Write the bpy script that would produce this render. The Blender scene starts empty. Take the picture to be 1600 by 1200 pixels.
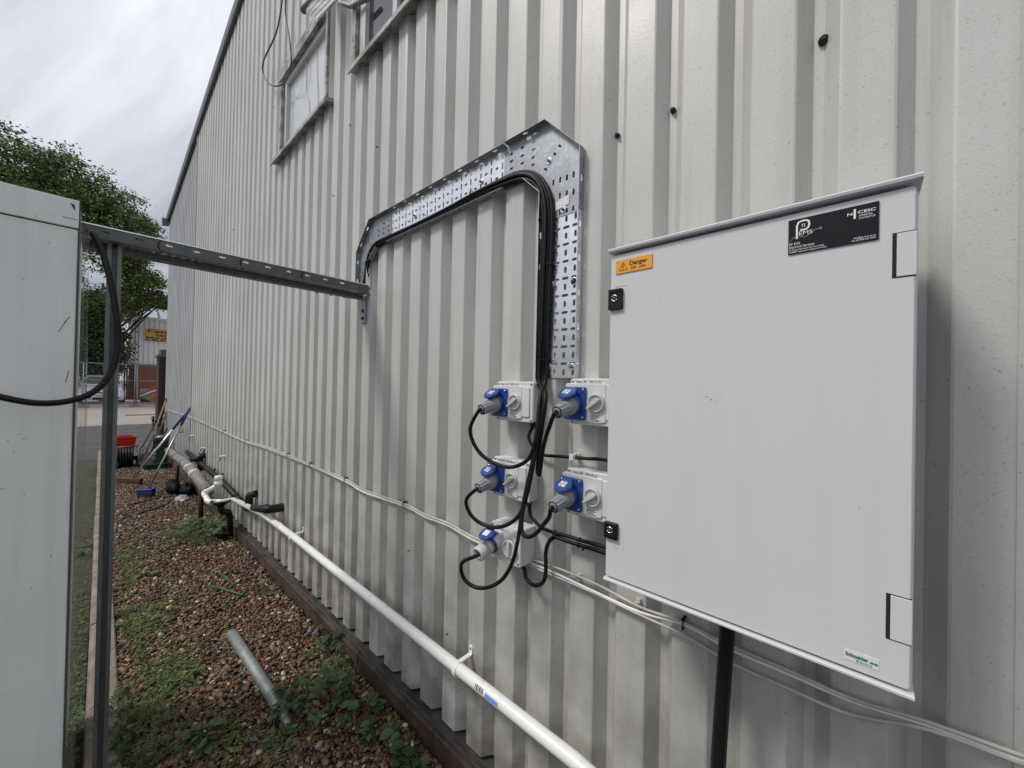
import bpy, bmesh, math, random
import numpy as np
from mathutils import Vector, Matrix, Quaternion
random.seed(7); rng = np.random.default_rng(7)
PI = math.pi
S = bpy.context.scene
C = S.collection

# ------------------------------------------------------------------ camera
TH = math.atan(658/601.); PIT = .0078; ROLL = .021; FPX = 601.
CAM = Vector((0, 0, 1.57))
F0 = Vector((math.sin(TH), math.cos(TH), 0)); R0 = Vector((math.cos(TH), -math.sin(TH), 0)); ZUP = Vector((0, 0, 1))
FW = (F0*math.cos(PIT) + ZUP*math.sin(PIT)).normalized()
U0 = R0.cross(FW)
UPV = U0*math.cos(ROLL) - R0*math.sin(ROLL)
RTV = R0*math.cos(ROLL) + U0*math.sin(ROLL)
cd = bpy.data.cameras.new('camera'); cam = bpy.data.objects.new('camera', cd); C.objects.link(cam)
cd.sensor_width = 36; cd.sensor_fit = 'HORIZONTAL'; cd.lens = 36*FPX/1600
cd.clip_start = .02; cd.clip_end = 2000
mm = Matrix((RTV, UPV, -FW)).transposed().to_4x4(); mm.translation = CAM
cam.matrix_world = mm
S.camera = cam

# ------------------------------------------------------------------ world, sun, exposure
SUN_EL = math.radians(52); SUN_AZ = math.radians(-60)      # azimuth from +y towards +x; light comes from -x +y
w = bpy.data.worlds.new('World'); S.world = w; w.use_nodes = True
nt = w.node_tree; N = nt.nodes; L = nt.links
for n in list(N): N.remove(n)
def wn(t, **k):
    n = N.new(t)
    for a, b in k.items(): setattr(n, a, b)
    return n
out = wn('ShaderNodeOutputWorld'); bg = wn('ShaderNodeBackground'); bg.inputs[1].default_value = .1
sky = wn('ShaderNodeTexSky', sky_type='NISHITA', sun_disc=False, sun_elevation=SUN_EL, sun_rotation=SUN_AZ)
tc = wn('ShaderNodeTexCoord'); sep = wn('ShaderNodeSeparateXYZ'); L.new(tc.outputs['Generated'], sep.inputs[0])
az = wn('ShaderNodeMath', operation='ABSOLUTE'); L.new(sep.outputs[2], az.inputs[0])
zp = wn('ShaderNodeMath', operation='ADD'); L.new(az.outputs[0], zp.inputs[0]); zp.inputs[1].default_value = .22
dx = wn('ShaderNodeMath', operation='DIVIDE'); L.new(sep.outputs[0], dx.inputs[0]); L.new(zp.outputs[0], dx.inputs[1])
dy = wn('ShaderNodeMath', operation='DIVIDE'); L.new(sep.outputs[1], dy.inputs[0]); L.new(zp.outputs[0], dy.inputs[1])
cb = wn('ShaderNodeCombineXYZ'); L.new(dx.outputs[0], cb.inputs[0]); L.new(dy.outputs[0], cb.inputs[1])
mp = wn('ShaderNodeMapping'); mp.inputs['Rotation'].default_value = (0, 0, math.radians(28)); mp.inputs['Scale'].default_value = (1.9, .75, 1); mp.inputs['Location'].default_value = (3.3, 1.1, 0)
L.new(cb.outputs[0], mp.inputs[0])
n1 = wn('ShaderNodeTexNoise'); n1.inputs['Scale'].default_value = 1.15; n1.inputs['Detail'].default_value = 7; n1.inputs['Roughness'].default_value = .56; n1.inputs['Distortion'].default_value = .7
L.new(mp.outputs[0], n1.inputs['Vector'])
cr = wn('ShaderNodeValToRGB'); e = cr.color_ramp.elements
e[0].position = .36; e[0].color = (.41, .435, .515, 1); e[1].position = .66; e[1].color = (.98, .99, 1.04, 1)
m_ = cr.color_ramp.elements.new(.5); m_.color = (.66, .68, .75, 1)
L.new(n1.outputs['Fac'], cr.inputs[0])
gr = wn('ShaderNodeMapRange'); L.new(az.outputs[0], gr.inputs[0]); gr.inputs[3].default_value = .45*10; gr.inputs[4].default_value = .96*10
sc = wn('ShaderNodeVectorMath', operation='SCALE'); L.new(cr.outputs[0], sc.inputs[0]); L.new(gr.outputs[0], sc.inputs['Scale'])
mx = wn('ShaderNodeMix', data_type='RGBA'); mx.inputs['Factor'].default_value = .93
L.new(sky.outputs[0], mx.inputs[6]); L.new(sc.outputs[0], mx.inputs[7])
L.new(mx.outputs[2], bg.inputs[0]); L.new(bg.outputs[0], out.inputs[0])

sd = bpy.data.lights.new('sun', 'SUN'); sun = bpy.data.objects.new('sun', sd); C.objects.link(sun)
sd.energy = 1.5; sd.angle = math.radians(13); sd.color = (1, .95, .88)
sdir = Vector((math.sin(SUN_AZ)*math.cos(SUN_EL), math.cos(SUN_AZ)*math.cos(SUN_EL), math.sin(SUN_EL)))
sun.rotation_euler = sdir.to_track_quat('Z', 'Y').to_euler(); sun.location = (-3, 3, 12)

S.view_settings.view_transform = 'Standard'; S.view_settings.look = 'None'; S.view_settings.gamma = 1
S.view_settings.use_curve_mapping = False; S.view_settings.exposure = .50
S.render.engine = 'CYCLES'

# ------------------------------------------------------------------ pixel of the photograph -> point on a real plane
def ray(px, py): return FW*FPX + RTV*(px-800) - UPV*(py-600)
def onx(px, py, x): d = ray(px, py); return CAM + d*(x/d.x)
def ony(px, py, y): d = ray(px, py); return CAM + d*(y/d.y)
def onz(px, py, z): d = ray(px, py); return CAM + d*((z-CAM.z)/d.z)

# ------------------------------------------------------------------ materials
def mat(name, col, rough=.6, metal=0, var=.0, vscale=4., col2=None, bump=0, bscale=60., spec=None, speck=None, island=None, trans=0, streak=None, extra=None, coat=0, low=None):
    """procedural material: base colour, large variation (var), second colour patches, specks, per-piece variation"""
    m = bpy.data.materials.new(name); m.use_nodes = True
    t = m.node_tree; n = t.nodes; l = t.links; b = n['Principled BSDF']
    b.inputs['Roughness'].default_value = rough; b.inputs['Metallic'].default_value = metal
    if spec is not None: b.inputs['Specular IOR Level'].default_value = spec
    if coat: b.inputs['Coat Weight'].default_value = coat; b.inputs['Coat Roughness'].default_value = .15
    if trans: b.inputs['Transmission Weight'].default_value = trans
    co = n.new('ShaderNodeTexCoord'); src = co.outputs['Object']
    rgb = n.new('ShaderNodeRGB'); rgb.outputs[0].default_value = (*col, 1); cur = rgb.outputs[0]
    def mixin(fac, c, cur):
        q = n.new('ShaderNodeMix'); q.data_type = 'RGBA'; l.new(fac, q.inputs['Factor']); l.new(cur, q.inputs[6])
        q.inputs[7].default_value = (*c, 1); return q.outputs[2]
    def noise(scale, detail=5, lo=.4, hi=.65, vec=None, mul=1., rough_=.55):
        q = n.new('ShaderNodeTexNoise'); q.inputs['Scale'].default_value = scale; q.inputs['Detail'].default_value = detail; q.inputs['Roughness'].default_value = rough_
        l.new(vec or src, q.inputs['Vector'])
        r = n.new('ShaderNodeMapRange'); r.inputs[1].default_value = lo; r.inputs[2].default_value = hi; r.inputs[4].default_value = mul
        l.new(q.outputs['Fac'], r.inputs[0]); return r.outputs[0]
    if island is not None:
        g = n.new('ShaderNodeNewGeometry'); rp = n.new('ShaderNodeValToRGB')
        rp.color_ramp.interpolation = 'LINEAR'
        for i, (p, c) in enumerate(island):
            el = rp.color_ramp.elements[i] if i < 2 else rp.color_ramp.elements.new(p)
            el.position = p; el.color = (*c, 1)
        l.new(g.outputs['Random Per Island'], rp.inputs[0]); cur = rp.outputs[0]
    if col2 is not None: cur = mixin(noise(vscale), col2, cur)
    if var:
        h = n.new('ShaderNodeHueSaturation'); l.new(cur, h.inputs['Color'])
        q = n.new('ShaderNodeTexNoise'); q.inputs['Scale'].default_value = vscale*1.7; q.inputs['Detail'].default_value = 6; l.new(src, q.inputs['Vector'])
        r = n.new('ShaderNodeMapRange'); r.inputs[1].default_value = .3; r.inputs[2].default_value = .7; r.inputs[3].default_value = 1-var; r.inputs[4].default_value = 1+var
        l.new(q.outputs['Fac'], r.inputs[0]); l.new(r.outputs[0], h.inputs['Value']); cur = h.outputs[0]
    if streak:                                    # (colour, strength) vertical run-off streaks
        mpn = n.new('ShaderNodeMapping'); mpn.inputs['Scale'].default_value = (14, 14, .5); l.new(src, mpn.inputs[0])
        cur = mixin(noise(1.6, 6, .50, .78, mpn.outputs[0], streak[1]), streak[0], cur)
    if low:                                       # (colour, z0, z1, strength) foot of a wall darkened: splash dirt, on main cladding also painted light falloff
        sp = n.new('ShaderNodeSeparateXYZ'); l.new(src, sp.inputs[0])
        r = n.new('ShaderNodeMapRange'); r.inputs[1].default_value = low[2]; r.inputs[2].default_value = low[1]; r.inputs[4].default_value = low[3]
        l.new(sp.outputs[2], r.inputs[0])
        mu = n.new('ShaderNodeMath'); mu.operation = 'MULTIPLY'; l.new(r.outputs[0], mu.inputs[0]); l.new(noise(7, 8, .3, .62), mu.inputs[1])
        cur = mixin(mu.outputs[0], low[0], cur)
    if speck:                                     # list of (scale, lo, hi, colour, strength)
        for (s_, lo, hi, c_, st) in speck: cur = mixin(noise(s_, 3, lo, hi, None, st, .6), c_, cur)
    l.new(cur, b.inputs['Base Color'])
    if rough < .95 and not metal:
        pass
    rn = noise(vscale*3, 4, .3, .7, None, 1)
    rr = n.new('ShaderNodeMapRange'); rr.inputs[3].default_value = max(0, rough-.06); rr.inputs[4].default_value = min(1, rough+.08); l.new(rn, rr.inputs[0]); l.new(rr.outputs[0], b.inputs['Roughness'])
    if bump:
        q = n.new('ShaderNodeTexNoise'); q.inputs['Scale'].default_value = bscale; q.inputs['Detail'].default_value = 4; l.new(src, q.inputs['Vector'])
        bm_ = n.new('ShaderNodeBump'); bm_.inputs['Strength'].default_value = bump; bm_.inputs['Distance'].default_value = .004
        l.new(q.outputs['Fac'], bm_.inputs['Height']); l.new(bm_.outputs[0], b.inputs['Normal'])
    return m

M = {}
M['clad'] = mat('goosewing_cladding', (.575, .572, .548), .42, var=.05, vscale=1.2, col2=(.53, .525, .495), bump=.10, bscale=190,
    streak=((.34, .34, .31), .45), low=((.19, .18, .15), .1, 1.35, .9),  # low band: dirt plus light falloff towards the plinth painted into the colour
    speck=[(110, .66, .71, (.2, .2, .16), .6), (260, .61, .68, (.3, .3, .26), .5)])
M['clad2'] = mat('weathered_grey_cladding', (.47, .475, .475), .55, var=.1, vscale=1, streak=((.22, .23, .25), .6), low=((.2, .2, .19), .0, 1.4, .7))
M['trim'] = mat('dark_grey_verge', (.12, .125, .14), .5, var=.15)
M['flash'] = mat('sill_flashing', (.42, .42, .40), .5, var=.2, vscale=9, col2=(.13, .12, .10), speck=[(30, .58, .66, (.1, .09, .07), .85)], bump=.2)
M['drip'] = mat('dirty_drip_flashing', (.075, .072, .065), .7, var=.3, vscale=9, col2=(.03, .028, .025))
M['black'] = mat('black_shadow_gap', (.012, .012, .012), .8)
M['frame'] = mat('white_window_frame', (.62, .63, .62), .35, var=.06, vscale=5, col2=(.5, .5, .48))
M['pane'] = mat('blind_sky_reflection_pane', (.62, .64, .64), .12, var=.08, vscale=1.2, coat=.6)  # blind tone with the white sky reflection put into the base colour
M['darkglass'] = mat('dark_glass', (.03, .033, .035), .06, spec=.8)
M['brick'] = mat('dark_plinth_brick', (.062, .035, .027), .85, var=.3, vscale=9, col2=(.035, .026, .022), bump=.9, bscale=90, speck=[(60, .6, .68, (.14, .12, .1), .5)])
M['plinth'] = mat('dark_red_brown_board', (.075, .040, .032), .75, var=.35, vscale=6, col2=(.03, .022, .02), bump=1., bscale=40, speck=[(30, .58, .68, (.13, .10, .085), .6)])
M['mortar'] = mat('mortar', (.07, .062, .055), .95, var=.2, vscale=20, bump=.8)
M['brick2'] = mat('pillar_brick', (.06, .034, .03), .85, var=.3, vscale=6, bump=.6)
M['redbrick'] = mat('red_brick', (.28, .10, .06), .85, var=.25, vscale=3, bump=.5)
M['mortar2'] = mat('pale_mortar', (.32, .29, .25), .9, var=.1)
M['galv'] = mat('bright_galvanised', (.93, .94, .96), .26, .95, var=.05, vscale=14, speck=[(120, .55, .62, (.62, .65, .7), .4)])
M['galvd'] = mat('dull_galvanised', (.29, .305, .33), .5, .85, var=.08, vscale=30, col2=(.33, .345, .37), speck=[(90, .55, .62, (.5, .52, .55), .5)])
M['galvdark'] = mat('weathered_galvanised', (.125, .135, .135), .5, .6, var=.15, vscale=15)
M['post'] = mat('weathered_steel_post', (.20, .215, .21), .48, .6, var=.15, vscale=12)
M['zinc'] = mat('zinc_washer', (.85, .86, .88), .22, 1.)
M['rubber'] = mat('black_cable_sheath', (.006, .006, .007), .5, spec=.3, var=.2, vscale=30, bump=.05)
M['blackplastic'] = mat('black_plastic', (.010, .010, .011), .4, spec=.3, var=.2, vscale=10)
M['pvcblack'] = mat('black_waste_pipe', (.008, .008, .008), .5, spec=.25, var=.3, vscale=8, col2=(.025, .024, .022))
M['whitecable'] = mat('white_cable', (.58, .57, .52), .45, var=.08, vscale=9, col2=(.4, .385, .33))
M['pvc'] = mat('white_pvc_pipe', (.82, .82, .79), .28, var=.04, vscale=5, speck=[(14, .60, .72, (.45, .43, .38), .5)], coat=.3)
M['pvcold'] = mat('dirty_white_pvc', (.58, .57, .53), .4, var=.1, vscale=9, col2=(.42, .41, .36))
M['box'] = mat('grey_white_socket_box', (.68, .69, .68), .38, var=.03, vscale=9, bump=.04, bscale=240)
M['knob'] = mat('pale_grey_knob', (.56, .565, .55), .35)
M['blue'] = mat('socket_blue', (.014, .062, .29), .36, var=.15, vscale=30, col2=(.03, .075, .27))
M['plug'] = mat('plug_grey', (.27, .28, .30), .42, var=.06, vscale=15)
M['plugwhite'] = mat('plug_white', (.55, .56, .56), .4, var=.05, vscale=15)
M['label'] = mat('white_label', (.78, .78, .78), .35)
M['ink'] = mat('black_ink', (.02, .02, .025), .6)
M['cab'] = mat('cabinet_light_grey_paint', (.665, .675, .675), .34, streak=((.60, .61, .605), .5), var=.02, vscale=1.5, bump=.05, bscale=420,
    coat=.1)
M['cabedge'] = mat('cabinet_rim', (.62, .63, .65), .3)
M['plate'] = mat('black_engraved_plate', (.008, .008, .011), .4, spec=.25)
M['white'] = mat('white_print', (.85, .85, .86), .4)
M['orange'] = mat('danger_orange', (.85, .38, .028), .4)
M['green'] = mat('green_print', (.02, .24, .11), .5)
M['panel'] = mat('white_insulated_panel', (.80, .82, .80), .42, var=.05, vscale=2.2, bump=.07, bscale=260, streak=((.56, .58, .55), .5),
    speck=[(9, .70, .74, (.33, .34, .32), .45), (46, .70, .74, (.3, .3, .28), .6)])
M['alu'] = mat('dull_aluminium_angle', (.34, .36, .35), .35, .8, var=.2, vscale=12)
M['sealant'] = mat('dark_joint', (.07, .07, .065), .8)
M['asphalt'] = mat('asphalt', (.052, .052, .054), .85, var=.18, vscale=1.2, col2=(.075, .072, .07), bump=.7, bscale=160, speck=[(300, .58, .66, (.13, .13, .125), .6)])
M['yard'] = mat('pinkish_concrete_yard', (.27, .235, .205), .9, var=.10, vscale=.7, col2=(.33, .29, .25), bump=.4, bscale=40, speck=[(40, .58, .66, (.2, .17, .15), .6)])
M['soil'] = mat('brown_soil', (.022, .016, .011), .95, var=.3, vscale=10, col2=(.035, .026, .018), bump=1., bscale=60)
M['dirt'] = mat('mossy_dirt_strip', (.040, .037, .028), .95, var=.3, vscale=5, col2=(.035, .045, .018), bump=1., bscale=45, speck=[(70, .60, .68, (.13, .12, .1), .6)])
M['gravel'] = mat('gravel_stones', (.1, .1, .1), .5, bump=.25, bscale=120,
    island=[(0, (.025, .014, .009)), (1, (.66, .57, .42)), (.15, (.075, .038, .019)), (.38, (.17, .085, .038)), (.56, (.062, .04, .026)), (.72, (.225, .13, .064)), (.88, (.10, .07, .046)), (.96, (.36, .26, .15))])
M['kerb'] = mat('kerb_concrete', (.185, .155, .125), .9, var=.25, vscale=5, col2=(.25, .215, .175), bump=.8, bscale=50, speck=[(22, .6, .7, (.05, .06, .025), .7)])
M['leafA'] = mat('tree_leaf', (.05, .07, .02), .55, island=[(0, (.05, .075, .018)), (1, (.20, .245, .065)), (.5, (.10, .145, .033))])
M['leafB'] = mat('dark_tree_leaf', (.04, .06, .02), .6, island=[(0, (.022, .036, .012)), (1, (.07, .10, .03)), (.5, (.035, .055, .018))])
M['leafC'] = mat('weed_leaf', (.05, .09, .02), .55, island=[(0, (.03, .058, .014)), (1, (.12, .16, .04)), (.6, (.06, .10, .024))])
M['leafD'] = mat('bramble_leaf', (.03, .062, .018), .42, var=.2, vscale=30)
M['moss'] = mat('moss', (.045, .07, .015), .9, island=[(0, (.04, .07, .015)), (1, (.12, .16, .04))])
M['bark'] = mat('bark', (.06, .048, .036), .9, var=.3, bump=1, bscale=20)
M['stem'] = mat('dry_stem', (.10, .075, .05), .8)
M['corr'] = mat('white_profiled_sheet', (.85, .86, .87), .45, var=.06, vscale=1)
M['signy'] = mat('orange_yellow_sign', (.80, .42, .09), .5)
M['wood'] = mat('wooden_handle', (.26, .16, .085), .6, var=.2, vscale=12)
M['wooddark'] = mat('dark_wood', (.075, .045, .03), .75, var=.3, vscale=12)
M['alupole'] = mat('silver_broom_pole', (.70, .72, .74), .25, .9, var=.05)
M['navy'] = mat('navy_grip', (.02, .03, .17), .45)
M['red'] = mat('red_plastic', (.50, .015, .012), .4, var=.1)
M['tan'] = mat('muddy_steel', (.26, .17, .10), .8, var=.2, vscale=2)
M['dkgreen'] = mat('dark_green_plastic', (.012, .02, .015), .5, var=.2)
M['greenp'] = mat('green_plastic', (.012, .10, .045), .45)
M['carwhite'] = mat('silver_white_car_paint', (.66, .68, .72), .2, coat=1)
M['windscreen'] = mat('sky_reflecting_windscreen', (.55, .58, .62), .12, .85)
M['lens'] = mat('headlight_lens', (.5, .53, .57), .1, .3)
M['tyre'] = mat('tyre', (.02, .02, .02), .85)
M['duct'] = mat('old_grey_duct', (.17, .155, .13), .6, var=.25, vscale=9, col2=(.24, .225, .2), bump=.3)
M['bag'] = mat('black_bin_bag', (.005, .005, .006), .6, bump=1., bscale=22, spec=.12)
M['plastic'] = mat('clear_torn_plastic', (.5, .52, .55), .3, var=.2, vscale=10, trans=.35)
M['brown'] = mat('brown_cable', (.11, .075, .045), .5, var=.2, vscale=10)
M['greensteel'] = mat('green_steel', (.045, .085, .065), .5, var=.2, vscale=20)
M['tube'] = mat('pale_galvanised_tube', (.27, .31, .29), .5, .55, var=.12, vscale=25, col2=(.34, .38, .36), speck=[(60, .62, .7, (.13, .15, .13), .5)])
M['yellow'] = mat('yellow_plastic', (.6, .4, .03), .5)
M['maroon'] = mat('magenta_plastic', (.3, .01, .05), .5)
# clear PVC: thin glass with streaks
def clear_mat():
    m = bpy.data.materials.new('clear_pvc_strip'); m.use_nodes = True; t = m.node_tree; n = t.nodes; l = t.links
    b = n['Principled BSDF']; tr = n.new('ShaderNodeBsdfTransparent'); mx_ = n.new('ShaderNodeMixShader'); o = n['Material Output']
    b.inputs['Base Color'].default_value = (.42, .44, .42, 1); b.inputs['Roughness'].default_value = .25
    co = n.new('ShaderNodeTexCoord'); q = n.new('ShaderNodeMapping'); q.inputs['Scale'].default_value = (70, 70, 1.2); l.new(co.outputs['Object'], q.inputs[0])
    z = n.new('ShaderNodeTexNoise'); z.inputs['Scale'].default_value = 2.; z.inputs['Detail'].default_value = 5; l.new(q.outputs[0], z.inputs['Vector'])
    r = n.new('ShaderNodeMapRange'); r.inputs[1].default_value = .35; r.inputs[2].default_value = .7; r.inputs[3].default_value = .03; r.inputs[4].default_value = .38
    l.new(z.outputs['Fac'], r.inputs[0]); l.new(r.outputs[0], mx_.inputs[0]); l.new(tr.outputs[0], mx_.inputs[1]); l.new(b.outputs[0], mx_.inputs[2]); l.new(mx_.outputs[0], o.inputs[0])
    return m
M['clear'] = clear_mat()

# ------------------------------------------------------------------ mesh helpers
class Fr:
    """a frame: origin, right, up and outward normal"""
    def __init__(s, o, r, u): s.o = Vector(o); s.r = Vector(r).normalized(); s.u = Vector(u).normalized(); s.n = s.r.cross(s.u)
    def p(s, a, b, c=0): return s.o + s.r*a + s.u*b + s.n*c
def wallfr(x, y, z): return Fr((x, y, z), (0, -1, 0), (0, 0, 1))      # faces the alley (-x); a runs towards -y
WORLD = Fr((0, 0, 0), (1, 0, 0), (0, 1, 0))

class MB:
    def __init__(s): s.v = []; s.f = []; s.sm = []
    def add(s, vs, fs, smooth=False):
        k = len(s.v); s.v += [Vector(q) for q in vs]; s.f += [tuple(i+k for i in f) for f in fs]; s.sm += [smooth]*len(fs); return s
    def box(s, x0, x1, y0, y1, z0, z1):
        vs = [(x, y, z) for x in (x0, x1) for y in (y0, y1) for z in (z0, z1)]
        return s.add(vs, [(0, 1, 3, 2), (4, 6, 7, 5), (0, 4, 5, 1), (2, 3, 7, 6), (0, 2, 6, 4), (1, 5, 7, 3)])
    def fbox(s, fr, a0, a1, b0, b1, c0, c1, ch=0):
        if ch <= 0:
            vs = [fr.p(a, b, c) for a in (a0, a1) for b in (b0, b1) for c in (c0, c1)]
            return s.add(vs, [(0, 1, 3, 2), (4, 6, 7, 5), (0, 4, 5, 1), (2, 3, 7, 6), (0, 2, 6, 4), (1, 5, 7, 3)])
        pts = []
        for (cx, cy, a_) in ((a1-ch, b1-ch, 0), (a0+ch, b1-ch, 90), (a0+ch, b0+ch, 180), (a1-ch, b0+ch, 270)):
            for k in range(4):
                t = math.radians(a_+k*30); pts.append((cx+ch*math.cos(t), cy+ch*math.sin(t)))
        e_ = min(ch*.35, (c1-c0)*.4)
        return s.rings([[fr.p(x, y, c0) for x, y in pts], [fr.p(x, y, c1-e_) for x, y in pts],
                        [fr.p(x + (e_ if x < (a0+a1)/2 else -e_), y + (e_ if y < (b0+b1)/2 else -e_), c1) for x, y in pts]], caps=True)
    def rings(s, rg, caps=True, closed=True, smooth=False):
        n = len(rg[0]); k = len(s.v); s.v += [Vector(q) for r in rg for q in r]
        for i in range(len(rg)-1):
            for j in range(n if closed else n-1):
                a = k+i*n+j; b = k+i*n+(j+1) % n; s.f.append((a, b, b+n, a+n)); s.sm.append(smooth)
        if caps:
            s.f.append(tuple(k+j for j in reversed(range(n)))); s.f.append(tuple(k+(len(rg)-1)*n+j for j in range(n))); s.sm += [False, False]
        return s
    def tube(s, pts, r, n=10, caps=True):
        pts = [Vector(p) for p in pts]; rr = r if isinstance(r, (list, tuple)) else [r]*len(pts)
        t0 = (pts[1]-pts[0]).normalized(); up = ZUP if abs(t0.z) < .9 else Vector((1, 0, 0)); nx = t0.cross(up).normalized(); rg = []
        for i, p in enumerate(pts):
            t = (pts[min(i+1, len(pts)-1)]-pts[max(i-1, 0)])
            t = t.normalized() if t.length > 1e-9 else t0
            nx = (nx - t*nx.dot(t)); nx = nx.normalized() if nx.length > 1e-6 else t.orthogonal().normalized()
            ny = t.cross(nx); rg.append([p+(nx*math.cos(2*PI*j/n)+ny*math.sin(2*PI*j/n))*rr[i] for j in range(n)])
        return s.rings(rg, caps, True, True)
    def lathe(s, o, ax, prof, n=20, caps=True, smooth=True):       # prof: (distance along axis, radius)
        o = Vector(o); ax = Vector(ax).normalized(); a = ax.orthogonal().normalized(); b = ax.cross(a)
        return s.rings([[o+ax*h+(a*math.cos(2*PI*j/n)+b*math.sin(2*PI*j/n))*max(r, 1e-4) for j in range(n)] for h, r in prof], caps, True, smooth)
    def prism(s, fr, poly, c0, c1):
        return s.rings([[fr.p(a, b, c0) for a, b in poly], [fr.p(a, b, c1) for a, b in poly]])
    def quad(s, *p): return s.add(p, [tuple(range(len(p)))])
    def mesh(s, name, mats, M_inv=None):
        me = bpy.data.meshes.new(name)
        vs = [(M_inv @ v) if M_inv is not None else v for v in s.v]
        me.from_pydata([tuple(v) for v in vs], [], s.f)
        me.polygons.foreach_set('use_smooth', s.sm); me.materials.append(mats); me.update()
        return me

def fixn(me):
    b = bmesh.new(); b.from_mesh(me); bmesh.ops.recalc_face_normals(b, faces=b.faces); b.to_mesh(me); b.free()

def tag(o, label=None, cat=None, group=None, kind=None):
    if label: o['label'] = label
    if cat: o['category'] = cat
    if group: o['group'] = group
    if kind: o['kind'] = kind
    return o
def link_mesh(name, me, parent=None, bevel=0, solid=0):
    o = bpy.data.objects.new(name, me); C.objects.link(o)
    if parent is not None: o.parent = parent
    if solid: q = o.modifiers.new('thickness', 'SOLIDIFY'); q.thickness = solid; q.offset = 0
    if bevel: q = o.modifiers.new('edge', 'BEVEL'); q.width = bevel; q.segments = 2; q.limit_method = 'ANGLE'; q.angle_limit = .7
    return o
def wmat(o):
    m = Matrix.Translation(o.location) @ o.rotation_euler.to_matrix().to_4x4()
    return (wmat(o.parent) @ m) if o.parent else m
def thing(name, loc, label, cat, group=None, rz=0):
    o = bpy.data.objects.new(name, None); C.objects.link(o); o.location = loc; o.rotation_euler = (0, 0, rz); o.empty_display_size = .05
    return tag(o, label, cat, group)
def part(name, mb, m, parent, bevel=0, solid=0, label=None, kind=None, local=False):
    me = mb.mesh(name, M[m], None if local else wmat(parent).inverted()); fixn(me)
    o = link_mesh(name, me, parent, bevel, solid)
    if label: o['label'] = label
    if kind: o['kind'] = kind
    return o
def solo(name, mb, m, label=None, cat=None, group=None, kind=None, bevel=0, origin=None):
    """a thing (or piece of setting) that is one mesh, its origin at its own base"""
    if origin is None:
        a = np.array([tuple(v) for v in mb.v]); origin = Vector(((a[:, 0].min()+a[:, 0].max())/2, (a[:, 1].min()+a[:, 1].max())/2, a[:, 2].min()))
    me = mb.mesh(name, M[m], Matrix.Translation(origin).inverted()); fixn(me)
    o = link_mesh(name, me, None, bevel); o.location = origin
    return tag(o, label, cat, group, kind)
def copy_tree(o, parent=None):
    c = o.copy(); C.objects.link(c)
    if parent is not None: c.parent = parent
    for ch in [q for q in list(C.objects) if q.parent == o]: copy_tree(ch, c)
    return c
def smooth_path(pts, n=6):
    pts = [Vector(p) for p in pts]; o = []
    P = [pts[0]*2-pts[1]] + pts + [pts[-1]*2-pts[-2]]
    for i in range(1, len(P)-2):
        for k in range(n):
            t = k/n; a, b, c, d = P[i-1], P[i], P[i+1], P[i+2]
            o.append(.5*((2*b)+(c-a)*t+(2*a-5*b+4*c-d)*t*t+(3*b-a-3*c+d)*t**3))
    o.append(pts[-1]); return o
def text_mesh(body, size, fr, m, parent, name='lettering', align='LEFT', ex=.0003, sx=1., bold=0, fit=0):
    cu = bpy.data.curves.new(name, 'FONT'); cu.body = body; cu.size = size; cu.align_x = align; cu.extrude = ex; cu.resolution_u = 3; cu.offset = bold
    t = bpy.data.objects.new('t', cu); C.objects.link(t)
    dg = bpy.context.evaluated_depsgraph_get(); me = bpy.data.meshes.new_from_object(t.evaluated_get(dg)); bpy.data.objects.remove(t)
    if fit:
        xs_ = [q.co.x for q in me.vertices]; sx = fit/(max(xs_)-min(xs_)); fr = Fr(fr.o-fr.r*min(xs_)*sx, fr.r, fr.u)
    T = Matrix((fr.r*sx, fr.u, fr.n)).transposed().to_4x4(); T.translation = fr.o
    me.transform(wmat(parent).inverted() @ T); me.materials.clear(); me.materials.append(M[m]); me.name = name
    return link_mesh(name, me, parent)
def slot(cx, cy, w_, h_, n=4):
    """a rounded slot outline, w_ by h_"""
    r = min(w_, h_)/2; pts = []
    if w_ >= h_: cs = [(cx+w_/2-r, cy, -90), (cx-w_/2+r, cy, 90)]
    else: cs = [(cx, cy+h_/2-r, 0), (cx, cy-h_/2+r, 180)]
    for (a, b, s0) in cs:
        for k in range(n+1):
            t = math.radians(s0+180*k/n); pts.append((a+r*math.cos(t), b+r*math.sin(t)))
    return pts
def inside(p, poly):
    c = False; n = len(poly)
    for i in range(n):
        (x0, y0), (x1, y1) = poly[i], poly[(i+1) % n]
        if (y0 > p[1]) != (y1 > p[1]) and p[0] < (x1-x0)*(p[1]-y0)/(y1-y0)+x0: c = not c
    return c
def plate(name, fr, outer, holes, th, m, parent):
    ok = []
    for h in holes:                                # keep only slots that lie well inside the outline and clear of each other
        cx = sum(q[0] for q in h)/len(h); cy = sum(q[1] for q in h)/len(h)
        if all(inside((cx+(q[0]-cx)*1.12, cy+(q[1]-cy)*1.12), outer) for q in h) and all(math.hypot(cx-o_[0], cy-o_[1]) > .0125 for o_, _ in ok): ok.append(((cx, cy), h))
    holes = [h for _, h in ok]
    b = bmesh.new()
    for loop in [outer]+holes:
        vs = [b.verts.new(fr.p(x, y)) for x, y in loop]
        for i in range(len(vs)): b.edges.new((vs[i], vs[(i+1) % len(vs)]))
    bmesh.ops.triangle_fill(b, use_beauty=True, edges=b.edges[:], normal=fr.n)
    me = bpy.data.meshes.new(name); b.transform(wmat(parent).inverted()); b.to_mesh(me); b.free(); me.materials.append(M[m])
    return link_mesh(name, me, parent, 0, th)

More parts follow.
